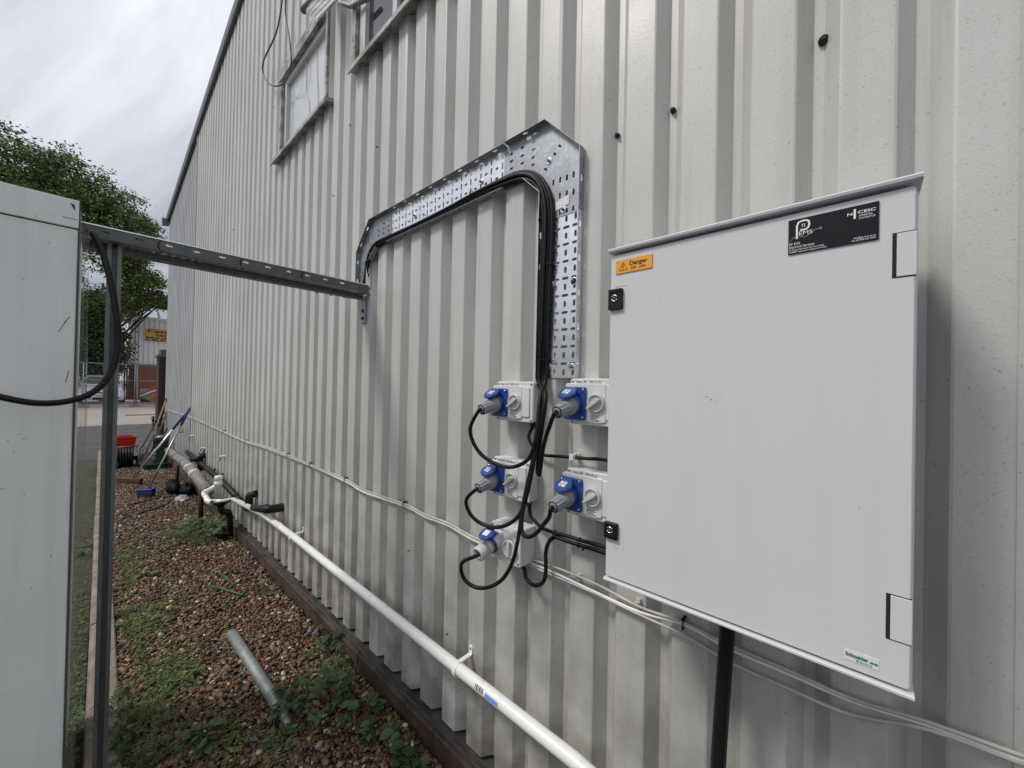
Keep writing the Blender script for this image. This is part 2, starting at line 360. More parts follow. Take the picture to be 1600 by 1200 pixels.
# ================================================================== GROUND
g = MB().box(-60, 60, -20, -19.9, -.06, -.05); g = MB()
g.quad((-300, -60, -.03), (300, -60, -.03), (300, 400, -.03), (-300, 400, -.03))
solo('ground', g, 'asphalt', kind='structure', origin=Vector((0, 0, -.03)))
g = MB(); g.quad((-30, -3, 0), (-.02, -3, 0), (.0, 10.9, 0), (1.0, 10.9, 0), (30, 10.9, 0), (30, 18.6, 0), (-30, 18.6, 0))
solo('road', g, 'asphalt', kind='structure', origin=Vector((0, 0, 0)))
g = MB(); g.quad((-30, 18.6, .004), (40, 18.6, .004), (40, 30, .17), (-30, 30, .17)); g.quad((-30, 30, .17), (40, 30, .17), (40, 70, .2), (-30, 70, .2))
solo('concrete_yard', g, 'yard', kind='structure', origin=Vector((0, 18.6, .004)))
# dirt strip between container and kerb, with small undulations
def sheet(name, m, x0f, x1f, y0, y1, nx, ny, z, amp, seed):
    r_ = np.random.default_rng(seed); b = MB(); vs = []
    for j in range(ny+1):
        y = y0+(y1-y0)*j/ny
        for i in range(nx+1):
            x = x0f(y)+(x1f(y)-x0f(y))*i/nx; vs.append((x, y, z+amp*(math.sin(x*9+y*3.1)+math.sin(y*5.3-x*7))*.5+r_.normal()*amp*.25))
    b.add(vs, [(j*(nx+1)+i, j*(nx+1)+i+1, (j+1)*(nx+1)+i+1, (j+1)*(nx+1)+i) for j in range(ny) for i in range(nx)], True)
    return solo(name, b, m, kind='structure', origin=Vector((0, y0, z)))
kx = lambda y: .006+.0133*(y-2.2)                     # left face of the kerb
sheet('dirt_path', 'dirt', lambda y: -1.4, lambda y: kx(y)-.002, -1, 10.9, 14, 90, .012, .008, 3)
sheet('gravel_bed', 'soil', lambda y: kx(y)+.10, lambda y: 1.0, -1.5, 10.9, 16, 180, .05, .010, 5)
# gravel stones
def stones(name, n_, area, rlo, rhi, m, seed, zf, kind='stuff'):
    r_ = np.random.default_rng(seed)
    t = (1+5**.5)/2
    iv = np.array([(-1, t, 0), (1, t, 0), (-1, -t, 0), (1, -t, 0), (0, -1, t), (0, 1, t), (0, -1, -t), (0, 1, -t), (t, 0, -1), (t, 0, 1), (-t, 0, -1), (-t, 0, 1)], float); iv /= np.linalg.norm(iv[0])
    fa = np.array([(0, 11, 5), (0, 5, 1), (0, 1, 7), (0, 7, 10), (0, 10, 11), (1, 5, 9), (5, 11, 4), (11, 10, 2), (10, 7, 6), (7, 1, 8), (3, 9, 4), (3, 4, 2), (3, 2, 6), (3, 6, 8), (3, 8, 9), (4, 9, 5), (2, 4, 11), (6, 2, 10), (8, 6, 7), (9, 8, 1)])
    pos = area(r_, n_); n_ = len(pos)
    rad = rlo+(rhi-rlo)*r_.random(n_)**2.8
    V = np.empty((n_, 12, 3))
    for a in range(0, n_, 20000):
        k = min(20000, n_-a); q = iv[None]*(1+r_.normal(0, .16, (k, 12, 1)))*np.stack([np.ones(k)*1.12, .55+.35*r_.random(k), .26+.26*r_.random(k)], 1)[:, None]
        # random rotation (mostly lying flat)
        yaw = r_.random(k)*2*PI; tl = r_.normal(0, .35, k); tr = r_.normal(0, .35, k)
        cy, sy = np.cos(yaw), np.sin(yaw); ct, st = np.cos(tl), np.sin(tl); cr_, sr = np.cos(tr), np.sin(tr)
        x, y, z = q[..., 0], q[..., 1], q[..., 2]
        y, z = y*ct[:, None]-z*st[:, None], y*st[:, None]+z*ct[:, None]
        x, z = x*cr_[:, None]-z*sr[:, None], x*sr[:, None]+z*cr_[:, None]
        x, y = x*cy[:, None]-y*sy[:, None], x*sy[:, None]+y*cy[:, None]
        V[a:a+k] = np.stack([x, y, z], -1)*rad[a:a+k, None, None]
    pos[:, 2] += zf(pos, rad, r_)
    V += pos[:, None]
    Fa = (fa[None]+np.arange(n_)[:, None, None]*12).reshape(-1, 3)
    me = bpy.data.meshes.new(name); me.vertices.add(n_*12); me.vertices.foreach_set('co', V.reshape(-1).astype(np.float32))
    me.loops.add(Fa.size); me.loops.foreach_set('vertex_index', Fa.reshape(-1).astype(np.int32))
    me.polygons.add(len(Fa)); me.polygons.foreach_set('loop_start', (np.arange(len(Fa))*3).astype(np.int32)); me.update(calc_edges=True); me.materials.append(M[m])
    o = link_mesh(name, me); return o
def area_gravel(r_, n_):
    y = .75+(r_.random(n_)**1.25)*10.1; x = kx(y)+.11+r_.random(n_)*(.968-kx(y)-.11); return np.stack([x, y, np.full(n_, .05)], 1)
o = stones('gravel', 60000, area_gravel, .0065, .019, 'gravel', 11, lambda p, r, q: r*.15+.010*(np.sin(p[:, 0]*9+p[:, 1]*3.1)+np.sin(p[:, 1]*5.3-p[:, 0]*7))*.5+q.random(len(p))*.012)
tag(o, 'brown and buff gravel chippings filling the bed along the wall', 'gravel', kind='stuff')
def area_path(r_, n_):
    y = 1.5+r_.random(n_)*9; x = kx(y)-.01-r_.random(n_)**1.6*.5; return np.stack([x, y, np.full(n_, .012)], 1)
o = stones('path_debris', 1500, area_path, .003, .012, 'gravel', 12, lambda p, r, q: r*.2)
tag(o, 'loose chippings scattered on the dirt left of the kerb', 'gravel', kind='stuff')
# kerb
kb = thing('kerb', (0, 2, 0), 'weathered reddish concrete kerb edging the gravel bed', 'kerb')
y = -.2; k_ = 0
while y < 10.8:
    ln = .912
    j0 = random.uniform(-.004, .004); b = MB(); fr = Fr((kx(y)+j0, y, -.05), (1, 0, 0), (0, 1, 0))
    w0 = .105; h0 = .125+random.uniform(-.004, .006)
    sl = .0133*ln
    pr = [(0, 0), (0, h0-.018), (.006, h0-.004), (.018, h0), (w0-.006, h0), (w0, h0-.006), (w0, 0)]
    b.rings([[Vector((kx(y)+j0+a, y+.004, -.05+c)) for a, c in pr], [Vector((kx(y)+j0+a+sl/2, y+ln/2, -.05+c+random.uniform(-.001, .001))) for a, c in pr], [Vector((kx(y)+j0+a+sl, y+ln-.004, -.05+c)) for a, c in pr]])
    part('kerb_stone', b, 'kerb', kb); y += ln; k_ += 1

# ================================================================== WAREHOUSE
PT = .153; C0 = .1118; YE = 10.3; YS = 7.42
ztop = lambda y: 5.60-(y-4.9)*.1466
wh = thing('warehouse', (1.0, 3, 0), 'long pale grey warehouse wall of ribbed metal cladding rising to a sloping roof edge', 'building')
WIN = [(2.60, 3.46, 3.385, 3.99), (1.02, 2.17, 3.385, 4.45)]
def cladding(k0, k1, nm):
    b = MB()
    xs = []
    for k in range(k0, k1):
        c = C0+k*PT
        xs += [(c, 1.0), (c+.004, .9985), (c+.079, .9985), (c+.083, 1.0), (c+.109, 1.038), (c+.127, 1.038)]
    xs.append((C0+k1*PT, 1.0)); xs.append((C0+k1*PT+.012, .9968)) if nm else None
    for (ya, xa), (yb, xb) in zip(xs[:-1], xs[1:]):
        ym = (ya+yb)/2; segs = [(.2, None)]
        for (wa, wb, za, zb) in WIN:
            if wa < ym < wb: segs = [(.2, za), (zb, None)]
        for z0, z1 in segs:
            za_, zb_ = (z1, z1) if z1 else (ztop(ya), ztop(yb))
            n_ = 1
            b.add([(xa, ya, z0), (xb, yb, z0), (xb, yb, zb_), (xa, ya, za_)], [(0, 1, 2, 3)])
    return b
k = -26
while C0+k*PT < YS-.02:
    k1 = min(k+6, int((YS-C0)/PT)); 
    if k1 <= k: break
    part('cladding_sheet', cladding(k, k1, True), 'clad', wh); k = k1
YS2 = C0+k*PT
# far end: narrower grey profile beyond a corner trim
b = MB(); y = YS2+.05; pts = []
while y < YE-.02:
    pts += [(y, 1.006), (y+.075, 1.006), (y+.09, 1.04), (y+.14, 1.04)]; y += .155
pts.append((YE, 1.006))
for (ya, xa), (yb, xb) in zip(pts[:-1], pts[1:]): b.add([(xa, ya, .2), (xb, yb, .2), (xb, yb, ztop(yb)), (xa, ya, ztop(ya))], [(0, 1, 2, 3)])
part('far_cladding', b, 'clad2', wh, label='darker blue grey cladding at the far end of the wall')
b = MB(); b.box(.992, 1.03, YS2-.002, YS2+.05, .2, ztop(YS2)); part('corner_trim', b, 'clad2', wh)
# return wall, back and roof
b = MB(); b.quad((1.012, YE, 0), (9, YE, 0), (9, YE, ztop(YE)), (1.012, YE, ztop(YE)))
b.quad((9, YE, 0), (9, -4, 0), (9, -4, ztop(-4)), (9, YE, ztop(YE))); b.quad((1.06, -4, 0), (9, -4, 0), (9, -4, ztop(-4)), (1.06, -4, ztop(-4)))
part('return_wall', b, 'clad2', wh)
b = MB(); b.rings([[Vector((xx, yy, ztop(yy)+dz)) for xx, dz in ((.975, .02), (9.2, .02), (9.2, .07), (.975, .07))] for yy in (-4.05, YE+.12)])
part('roof', b, 'trim', wh)
b = MB(); b.rings([[Vector((xx, yy, ztop(yy)+dz)) for xx, dz in ((.965, -.045), (.994, -.045), (.994, .018), (.972, .018), (.972, .075), (.958, .075), (.958, -.02))] for yy in (-4.05, YE+.10)])
part('verge_trim', b, 'trim', wh, label='dark grey trim along the sloping roof edge')
b = MB(); b.tube([(.9, YE+.14, ztop(YE)-.02), (2, YE+.14, ztop(YE)-.03)], .06, 10); b.box(.90, 1.0, YE+.02, YE+.12, ztop(YE)-.14, ztop(YE)-.02)
part('gutter', b, 'trim', wh)
# drip flashing and plinth
b = MB(); b.rings([[Vector((x, yy, z)) for x, z in ((1.045, .205), (1.043, .205), (1.043, .186), (.9985, .184), (.9975, .166), (1.045, .163))] for yy in (-4, YE)])
part('drip_flashing', b, 'drip', wh)
b = MB(); b.box(.990, 1.05, -4, YE, -.05, .162); part('plinth_core', b, 'mortar', wh)
for (z0, z1, xf, ln, y) in ((.098, .157, .972, 1.62, -1.3), (-.03, .093, .979, 2.05, -1.0)):
    while y < YS:
        j0 = random.uniform(-.004, .003); b = MB(); n_ = 10; rg = []
        for i in range(n_+1):
            yy = y+.004+(ln-.008)*i/n_; w_ = random.uniform(-.0025, .0025)
            rg.append([Vector((xf+j0+w_, yy, z0)), Vector((xf+j0+w_*.3, yy, z1-.006)), Vector((xf+j0+.005, yy, z1+random.uniform(-.0015, .0015))), Vector((.9895, yy, z1)), Vector((.9895, yy, z0))])
        b.rings(rg); part('plinth_board', b, 'plinth', wh); y += ln
# windows
fx = .985
def window(w4, m_p, frame_w=.05, bars=0):
    y0, y1, z0, z1 = w4
    b = MB()
    b.box(fx+.02, 1.05, y0, y0+frame_w, z0, z1); b.box(fx+.02, 1.05, y1-frame_w, y1, z0, z1)
    b.box(fx+.02, 1.05, y0+frame_w, y1-frame_w, z0, z0+frame_w); b.box(fx+.02, 1.05, y0+frame_w, y1-frame_w, z1-frame_w, z1)
    for t in range(bars):
        yy = y0+(y1-y0)*(t+1)/(bars+1); b.box(fx+.022, 1.048, yy-.02, yy+.02, z0+frame_w, z1-frame_w)
    f = part('window', b, 'frame', wh, bevel=.002)
    p = MB().box(1.03, 1.038, y0+frame_w, y1-frame_w, z0+frame_w, z1-frame_w); part('pane', p, m_p, f)
    h = MB(); h.box(.975, 1.0, y0-.03, y1+.05, z1-.005, z1+.075); part('head_flashing', h, 'flash', f)
    s_ = MB(); s_.rings([[Vector((x, yy, z)) for x, z in ((1.04, z0+.012), (.952, z0-.020), (.950, z0-.050), (.960, z0-.050), (.962, z0-.034), (1.04, z0-.018))] for yy in (y0-.09, y1+.13 if m_p == 'pane' else y1+.02)])
    part('sill', s_, 'flash', f)
    j = MB(); j.box(.982, 1.002, y1, y1+.045, z0-.01, z1); part('jamb_flashing', j, 'flash', f); j = MB(); j.box(.982, 1.002, y0-.03, y0, z0-.01, z1); part('jamb_flashing', j, 'flash', f)
    j = MB(); j.box(.995, 1.045, y0-.006, y0+.001, z0, z1); j.box(.9995, 1.0, y0-.11, y1+.12, z0-.12, z0-.04) if 0 else None; part('gasket', j, 'black', f)
    return f
f1 = window(WIN[0], 'pane'); f2 = window(WIN[1], 'darkglass', .07, 2)
b = MB(); b.tube(smooth_path([(1.026, 2.86, 3.95), (1.026, 2.85, 3.75), (1.026, 2.82, 3.56), (1.026, 2.83, 3.46)]), .0022, 6); part('blind_cord', b, 'plugwhite', f1)
b = MB(); b.tube(smooth_path([(1.026, 3.05, 3.95), (1.026, 3.05, 3.75), (1.026, 2.99, 3.6), (1.026, 2.96, 3.46)]), .0022, 6); part('blind_cord', b, 'plugwhite', f1)
# fixing screws (black heads) in the valleys and small fixings on the crests
def screw(px, py, x, r, parent=wh, m='black', name='fixing_screw'):
    p = onx(px, py, x); b = MB(); b.lathe(p+Vector((.002, 0, 0)), (-1, 0, 0), [(0, r), (.006, r*.95), (.009, r*.6), (.013, r*.5)], 10); return part(name, b, m, parent)
for (px, py, r_) in ((1287, 63, .010), (1052, 173, .0075), (965, 212, .007), (843, 745, .003), (1052, 905, .003)): screw(px, py, 1.034, r_)
for (px, py) in ((548, 196), (522, 306), (590, 230), (510, 138), (365, 359), (428, 168), (912, 858), (998, 887)): screw(px, py, 1.0, .0035)
for (px, py) in ((297+70, 640), (700, 990), (640, 860)): screw(px, py, 1.0, .003)

# weathered vent hood above the far window
vh = thing('vent_hood', (1.0, 2.4, 3.9), 'weathered grey metal hood projecting above the far window at the top edge', 'vent')
b = MB()
A = onx(474, 17, .80); B_ = onx(497, 34, .84); C_ = onx(535, -4, .95); D_ = onx(512, -30, .95)
for i in range(5):
    t0, t1 = i/5, (i+.8)/5
    b.rings([[A.lerp(B_, t)+Vector((0, 0, .02*s)) for s in (0, 1) for t in ((t0, t1) if s == 0 else (t1, t0))], [D_.lerp(C_, t)+Vector((0, 0, .02*s)) for s in (0, 1) for t in ((t0, t1) if s == 0 else (t1, t0))]])
part('slat', b, 'flash', vh)
b = MB(); b.tube([A, D_], .018, 8); part('hood_frame', b, 'trim', vh)
b = MB(); b.tube([onx(530, 4, .93), onx(548, 10, .97), onx(575, -2, .99)], .012, 8); part('hood_arm', b, 'flash', vh)
# hanging brown cables
b = MB(); b.tube(smooth_path([onx(px, py, x) for px, py, x in ((445, -30, .93), (441, 0, .93), (432, 50, .92), (412, 95, .92), (412, 118, .93), (424, 133, .94), (440, 132, .95), (450, 118, .96), (455, 95, .96), (452, 60, .955), (446, 20, .95), (449, -30, .95))], 8), .006, 7)
solo('hanging_cable', b, 'brown', 'loop of old brown cable hanging beside the far window', 'cable')

# ================================================================== CABLE TRAY ON THE WALL
BX = .9945; FLH = .026
tr = thing('wall_cable_tray', (1.0, .7, 1.6), 'galvanised perforated cable tray bent over the wall and carrying black cables', 'cable tray')
wf = Fr((BX, 0, 0), (0, -1, 0), (0, 0, 1))            # a = -y
def W(y, z): return (-y, z)
def slots_h(y0, y1, z0, z1, pitch=.0285):             # pattern for a run along y
    hs = []; n_ = max(1, int((y1-y0)/pitch)); pz = (z1-z0)/4
    for i in range(n_):
        yc = y0+(i+.5)*(y1-y0)/n_
        for j in range(4):
            zc = z0+(j+.5)*pz
            if i % 2 == 0: hs.append(slot(-yc, zc, .0078, pz*.74, 3))
            else: hs.append(slot(-yc, zc, .0175, .0095, 3))
    return hs
def slots_v(y0, y1, z0, z1, pitch=.0265):
    hs = []; n_ = int((z1-z0)/pitch); py_ = (y1-y0)/4
    for i in range(n_):
        zc = z1-(i+.5)*(z1-z0)/n_
        for j in range(4):
            yc = y0+(j+.5)*py_
            if i % 2 == 0: hs.append(slot(-yc, zc, .0095, .021, 3))
            else: hs.append(slot(-yc, zc, py_*.72, .0085, 3))
    return hs
Z1, Z0 = 2.434, 2.277; YR0, YR1 = .634, .784; YL0, YL1 = 1.945, 2.066
plate('tray_section', wf, [W(1.75, Z0), W(.955, Z0), W(.955, Z1), W(1.75, Z1)], slots_h(.962, 1.743, Z0+.006, Z1-.006), .0012, 'galv', tr)
plate('tray_section', wf, [W(YR1, 1.602), W(YR0, 1.602), W(YR0, 2.118), W(YR1, 2.118)], slots_v(YR0+.006, YR1-.006, 1.606, 2.114), .0012, 'galv', tr)
def pick(lst, x): return [onx(px, py, x) for px, py in lst]
def bend_slots(px_list, hz=True, w_=.017, h_=.008, ang=0):
    hs = []
    for (px, py) in px_list:
        p = onx(px, py, BX); s0 = slot(0, 0, w_, h_, 3); ca, sa = math.cos(ang), math.sin(ang)
        hs.append([(-p.y+x*ca-y*sa, p.z+x*sa+y*ca) for x, y in s0])
    return hs
z1s = lambda l: [(540+a/4., 170+b_/4.) for a, b_ in l]
hs = bend_slots(z1s([(1040, 285), (1040, 330), (1040, 375), (1107, 245), (1107, 295), (1107, 342), (1180, 208), (1178, 256), (1176, 306), (1174, 352), (1185, 158)]))
hs += bend_slots(z1s([(1253, 381), (1311, 285), (1342, 235)]), ang=math.radians(-45))
hs += bend_slots(z1s([(1302, 464), (1344, 446), (1386, 431), (1428, 412), (1342, 545), (1385, 530), (1427, 520), (1342, 655), (1385, 640), (1425, 625)]), w_=.008, h_=.021)
plate('bend_plate', wf, [W(.966, Z1), W(.767, Z1), W(YR0, 2.298), W(YR0, 2.112), W(YR1, 2.112), W(YR1, 2.207), W(.857, Z0), W(.966, Z0)], hs, .0016, 'galvd', tr).location.x -= .0016
z7 = lambda l: [(530+a*110/733., 320+b_*180/1200.) for a, b_ in l]
hs = bend_slots(z7([(418, 168), (414, 218), (412, 270), (412, 322), (470, 195), (468, 247), (466, 298), (522, 167), (520, 218), (520, 272)]), w_=.016, h_=.009)
hs += bend_slots(z7([(293, 352), (310, 385), (325, 412)]), w_=.016, h_=.007, ang=math.radians(60)) + bend_slots(z7([(247, 610), (275, 605), (222, 725), (246, 720)]), w_=.008, h_=.02)
plate('bend_plate', wf, [W(1.74, Z1), W(1.932, Z1), W(YL1, 2.292), W(YL1, 2.085), W(YL0, 2.085), W(YL0, 2.21), W(1.862, Z0), W(1.74, Z0)], hs, .0016, 'galvd', tr).location.x -= .0016
# flanges: strips standing out from the base towards the alley
def flange(y0, z0, y1, z1, m='galvd', holes=True, lip=0, name='side_flange'):
    a = Vector((BX, y0, z0)); c = Vector((BX, y1, z1)); d = (c-a); ln = d.length; fr = Fr(a, d, (-1, 0, 0)); hs = []
    if holes:
        n_ = max(1, int(ln/.095))
        for i in range(n_): hs.append(slot((i+.5)*ln/n_, FLH*.5, .022, .008, 3))
    plate(name, fr, [(0, 0), (ln, 0), (ln, FLH), (0, FLH)], hs, .0014, m, tr)
flange(1.75, Z1, .955, Z1, 'galvd'); flange(1.75, Z0, .955, Z0, 'galvd')
flange(YR0, 1.602, YR0, 2.118, 'galv'); flange(YR1, 1.602, YR1, 2.118, 'galv')
flange(.95, Z1+.002, .767, Z1+.002, 'galvd', True); flange(.767, Z1+.002, YR0-.002, 2.298, 'galvd', False); flange(YR0-.002, 2.298, YR0-.002, 2.11)
flange(YR1, 2.11, YR1, 2.207, 'galv', False); flange(YR1, 2.207, .857, Z0, 'galv', False)
flange(1.75, Z1+.002, 1.932, Z1+.002, 'galvd', False); flange(1.932, Z1+.002, YL1+.002, 2.292, 'galvd'); flange(YL1+.002, 2.292, YL1+.002, 2.085)
flange(YL0, 2.085, YL0, 2.21, 'galv'); flange(YL0, 2.21, 1.862, Z0, 'galvd')
# screws with washers
for (px, py) in z1s([(1272, 327), (1360, 630), (847, 455), (430, 668), (1428, 1078)]) + [(780+635*200/1091., 400+212*220/1200.), (780+440*200/1091., 400+243*220/1200.), (780+618*200/1091., 400+945*220/1200.), (780+420*200/1091., 400+948*220/1200.)]:
    p = onx(px, py, BX-.002); b = MB(); b.lathe(p, (-1, 0, 0), [(0, .0115), (.0015, .0115), (.0018, .010)], 18); q = part('washer', b, 'zinc', tr)
    b = MB(); b.lathe(p+Vector((-.0018, 0, 0)), (-1, 0, 0), [(0, .0045), (.006, .0045), (.0065, .003)], 6, smooth=False); part('bolt_head', b, 'galvdark', q)
# small torn white label on the bend
b = MB(); q = [onx(*c, BX-.004) for c in z1s([(1312, 585), (1400, 530), (1396, 590), (1312, 640)])]; b.quad(*q); part('paper_label', b, 'label', tr, solid=.0004)

# tray span from wall to container, channel and post
sp = thing('span_cable_tray', (.5, 1.98, 2.0), 'dark galvanised cable tray bridging from the wall to the white container', 'cable tray')
XS0, XS1 = -.035, .995; sy0, sy1, sz = 1.945, 2.075, 2.054
uf = Fr((0, 0, sz), (1, 0, 0), (0, 1, 0)); hs = []
n_ = 36
for i in range(n_):
    xc = XS0+(i+.5)*(XS1-XS0)/n_
    for j in range(4):
        yc = sy0+(j+.5)*(sy1-sy0)/4
        hs.append(slot(xc, yc, .010, .012, 3) if i % 2 == 0 else slot(xc, yc, .020, .009, 3))
plate('tray_base', uf, [(XS0, sy0), (XS1, sy0), (XS1, sy1), (XS0, sy1)], hs, .0014, 'galvd', sp)
for yy, m_ in ((sy0, 'galvdark'), (sy1, 'galvdark')):
    ff = Fr((0, yy, sz), (1, 0, 0), (0, 0, 1)); hs = [slot(XS0+.06+i*.082, .022, .022, .007, 3) for i in range(12)]
    plate('side_flange', ff, [(XS0, 0), (XS1-.01, 0), (XS1-.01, .038 if yy == sy0 else .012), (XS0, .038 if yy == sy0 else .012)], hs if yy == sy0 else [], .0014, m_, sp)
    b = MB(); zt0 = sz+(.038 if yy == sy0 else .012); b.box(XS0, XS1-.01, yy-.004, yy+.004, zt0, zt0+.0035); part('rolled_lip', b, 'galv', sp)
b = MB()
for (y0, y1, z0, z1) in ((2.020, 2.0225, 2.032, 2.0515), (2.0585, 2.061, 2.032, 2.0515), (2.0225, 2.0585, 2.032, 2.0345)): b.box(-.03, .992, y0, y1, z0, z1)
part('support_channel', b, 'galvdark', sp)
b = MB(); b.box(.987, .997, 1.985, 2.03, 1.90, 2.030); br = part('wall_bracket', b, 'galvd', sp, bevel=.001)
for zz in (1.925, 1.965): b = MB(); b.lathe((.987, 2.007, zz), (-1, 0, 0), [(0, .011), (.003, .011), (.003, .007), (.010, .007)], 6, smooth=False); part('bolt', b, 'galvdark', br)
for i in range(3): b = MB(); b.lathe((.90-.035*i*2, 2.04, 2.032), (0, 0, -1), [(0, .010), (.003, .010), (.003, .006), (.009, .006)], 6, smooth=False); part('bolt', b, 'galvd', sp)
for xx in (.165, .42, .66): b = MB(); b.tube([(xx, 1.942, 2.088), (xx-.006, 1.9405, 2.076), (xx-.004, 1.9405, 2.06), (xx+.008, 1.96, 2.048)], .0017, 5); part('cable_tie', b, 'rubber', sp)
ps = thing('strut_post', (.05, 2.02, 0), 'slotted steel channel post holding up the tray beside the kerb', 'post')
b = MB()
for (x0, x1, y0, y1) in ((.030, .033, 1.985, 2.018), (.064, .067, 1.985, 2.018), (.033, .064, 2.015, 2.018), (.033, .041, 1.985, 1.987), (.056, .064, 1.985, 1.987)): b.box(x0, x1, y0, y1, -.05, 2.050)
part('channel', b, 'post', ps); b = MB(); b.box(.020, .077, 1.975, 2.03, .0, .012); part('foot_plate', b, 'galvdark', ps)

# ================================================================== CONTAINER
ct = thing('container', (-.6, 1.85, 0), 'white insulated container end with scuffed panel at the left edge', 'container')
CX = -.033; CY = 1.85; CT = 2.129
b = MB(); b.box(-2.6, CX-.004, CY+.004, 2.55, .10, CT-.004); part('body', b, 'panel', ct)
b = MB(); b.box(-2.6, CX-.003, CY-.012, CY+.004, .16, 2.037); part('end_panel', b, 'panel', ct, bevel=.0015)
b = MB(); b.box(-2.6, CX, CY-.016, CY+.02, 2.041, CT); part('top_rail', b, 'panel', ct, bevel=.002)
b = MB(); b.box(-2.6, CX-.002, CY-.009, CY+.01, 2.036, 2.042); part('rail_joint', b, 'sealant', ct)
b = MB(); b.box(CX-.006, CX+.0015, CY-.004, CY+.10, .10, 2.10); part('corner_angle', b, 'alu', ct)
b = MB(); b.box(CX-.0025, CX+.0005, CY-.0165, CY-.002, .10, CT+.001); part('edge_bead', b, 'sealant', ct)
b = MB()
rg = []
for i in range(40):
    z = .12+i*(1.94/39); rg.append([Vector((CX+.002, CY+.01, z)), Vector((CX+.012+.0015*math.sin(z*9), CY+.03, z)), Vector((CX+.0235+.003*math.sin(z*5.1+1)+.0012*math.sin(z*31), CY+.02, z))])
b.rings(rg, False, False, True); part('pvc_strip', b, 'clear', ct, solid=.0015, label='clear plastic strip hanging down the container corner')
for (pp) in ([(455/5., 280+1195/5.), (500/5., 280+1130/5.), (540/5., 280+1075/5.)], [(100+0, 460+220/5.), (100+45/5., 460+175/5.)], [(490/5, 280+290/5), (610/5, 280+320/5)], [(102, 598), (106, 585), (107, 578)]):
    b = MB(); b.tube([ony(px, py, CY-.0165 if py < 362 else CY-.0125) for px, py in pp], .0007, 4); part('scratch', b, 'sealant', ct)
b = MB(); q = [ony(*c, CY-.0165) for c in ((109, 316.5), (117, 320), (117.5, 328), (118, 331))]; b.add(q, [(0, 1, 2), (0, 2, 3)]); part('paint_chip', b, 'sealant', ct)
for i in range(3):
    b = MB(); b.box(-2.5+i*1.1, -2.4+i*1.1, CY+.1, 2.5, 0, .1); part('skid', b, 'galvdark', ct)
# black cable from the tray end looping in front of the container
b = MB(); b.tube(smooth_path([(.3, 1.98, 2.066), (.10, 1.975, 2.066)] + [(-.015, 1.958, 2.072)] + [tuple(ony(px, py, yy)) for px, py, yy in ((146, 366, 1.90), (160, 395, 1.86), (173, 440, 1.82), (183, 500, 1.80), (184, 545, 1.79), (172, 585, 1.78), (148, 611, 1.77), (110, 626, 1.76), (60, 630, 1.75), (0, 620, 1.75), (-60, 600, 1.76))], 8), .0088, 10)
solo('drooping_cable', b, 'rubber', 'thick black cable drooping from the tray end across the white container', 'cable')

# ================================================================== DISTRIBUTION CABINET
cf = wallfr(.76, .409, 1.167)                          # a to the right (-y), b up, c towards the viewer
cbn = thing('electrical_cabinet', (.85, .18, 1.15), 'large light grey electrical cabinet with danger sign and black company plate', 'cabinet')
CW, CH = .4605, .6925
b = MB(); b.fbox(cf, -.001, CW+.0035, -.004, CH+.002, -.200, -.024, .004); part('body', b, 'cab', cbn)
b = MB()
b.fbox(cf, 0, CW, 0, CH, -.022, 0, .0045); part('door', b, 'cab', cbn)
b = MB(); b.fbox(cf, .004, CW-.004, .004, CH-.004, -.0245, -.0215); part('door_seal', b, 'black', cbn)
# rain canopy and bottom lip
b = MB(); pr = [(CH+.0045, -.22), (CH+.0045, .004), (CH+.0065, .009), (CH+.0105, .010), (CH+.0135, .007), (CH+.0150, -.03), (CH+.017, -.22)]
b.rings([[cf.p(a, q, c) for q, c in pr] for a in (-.003, CW+.006)]); part('rain_canopy', b, 'cabedge', cbn)
b = MB(); pr = [(-.0035, -.2), (-.0035, .002), (-.005, .0055), (-.008, .0055), (-.0095, .002), (-.0095, -.2)]
b.rings([[cf.p(a, q, c) for q, c in pr] for a in (-.002, CW+.004)]); part('bottom_lip', b, 'cabedge', cbn)
def cuv(px, py, x=.76): p = onx(px, py, x); return (.409-p.y, p.z-1.167)
for l_ in ([(1102, 621), (1104, 619), (1106, 620)], [(1109, 622), (1110, 625), (1113, 624)], [(1116, 627), (1118, 628)], [(1341, 792), (1343, 793)], [(1030, 471), (1032, 472)], [(962, 449), (968, 447), (975, 446), (980, 446.5)], [(960, 855), (966, 858)], [(972, 857), (976, 858)]):
    b = MB(); b.tube([onx(px, py, .7598) for px, py in l_], .0004, 4); part('scuff_mark', b, 'galvd', cbn)
# hinge blocks in door cut-outs
for (tl, bl) in (((1394.5, 366), (1394.5, 434)), ((1384.5, 927), (1384, 996))):
    a0, b1 = cuv(*tl); a1, b0 = cuv(*bl)
    b = MB(); b.fbox(cf, a0, CW+.0005, b0-.001, b1+.001, -.004, .0004); q = part('hinge_recess', b, 'black', cbn)
    b = MB(); b.fbox(cf, a0+.0045, CW+.0008, b0+.0005, b1-.0005, -.004, .0016, .001); part('hinge', b, 'cab', cbn)
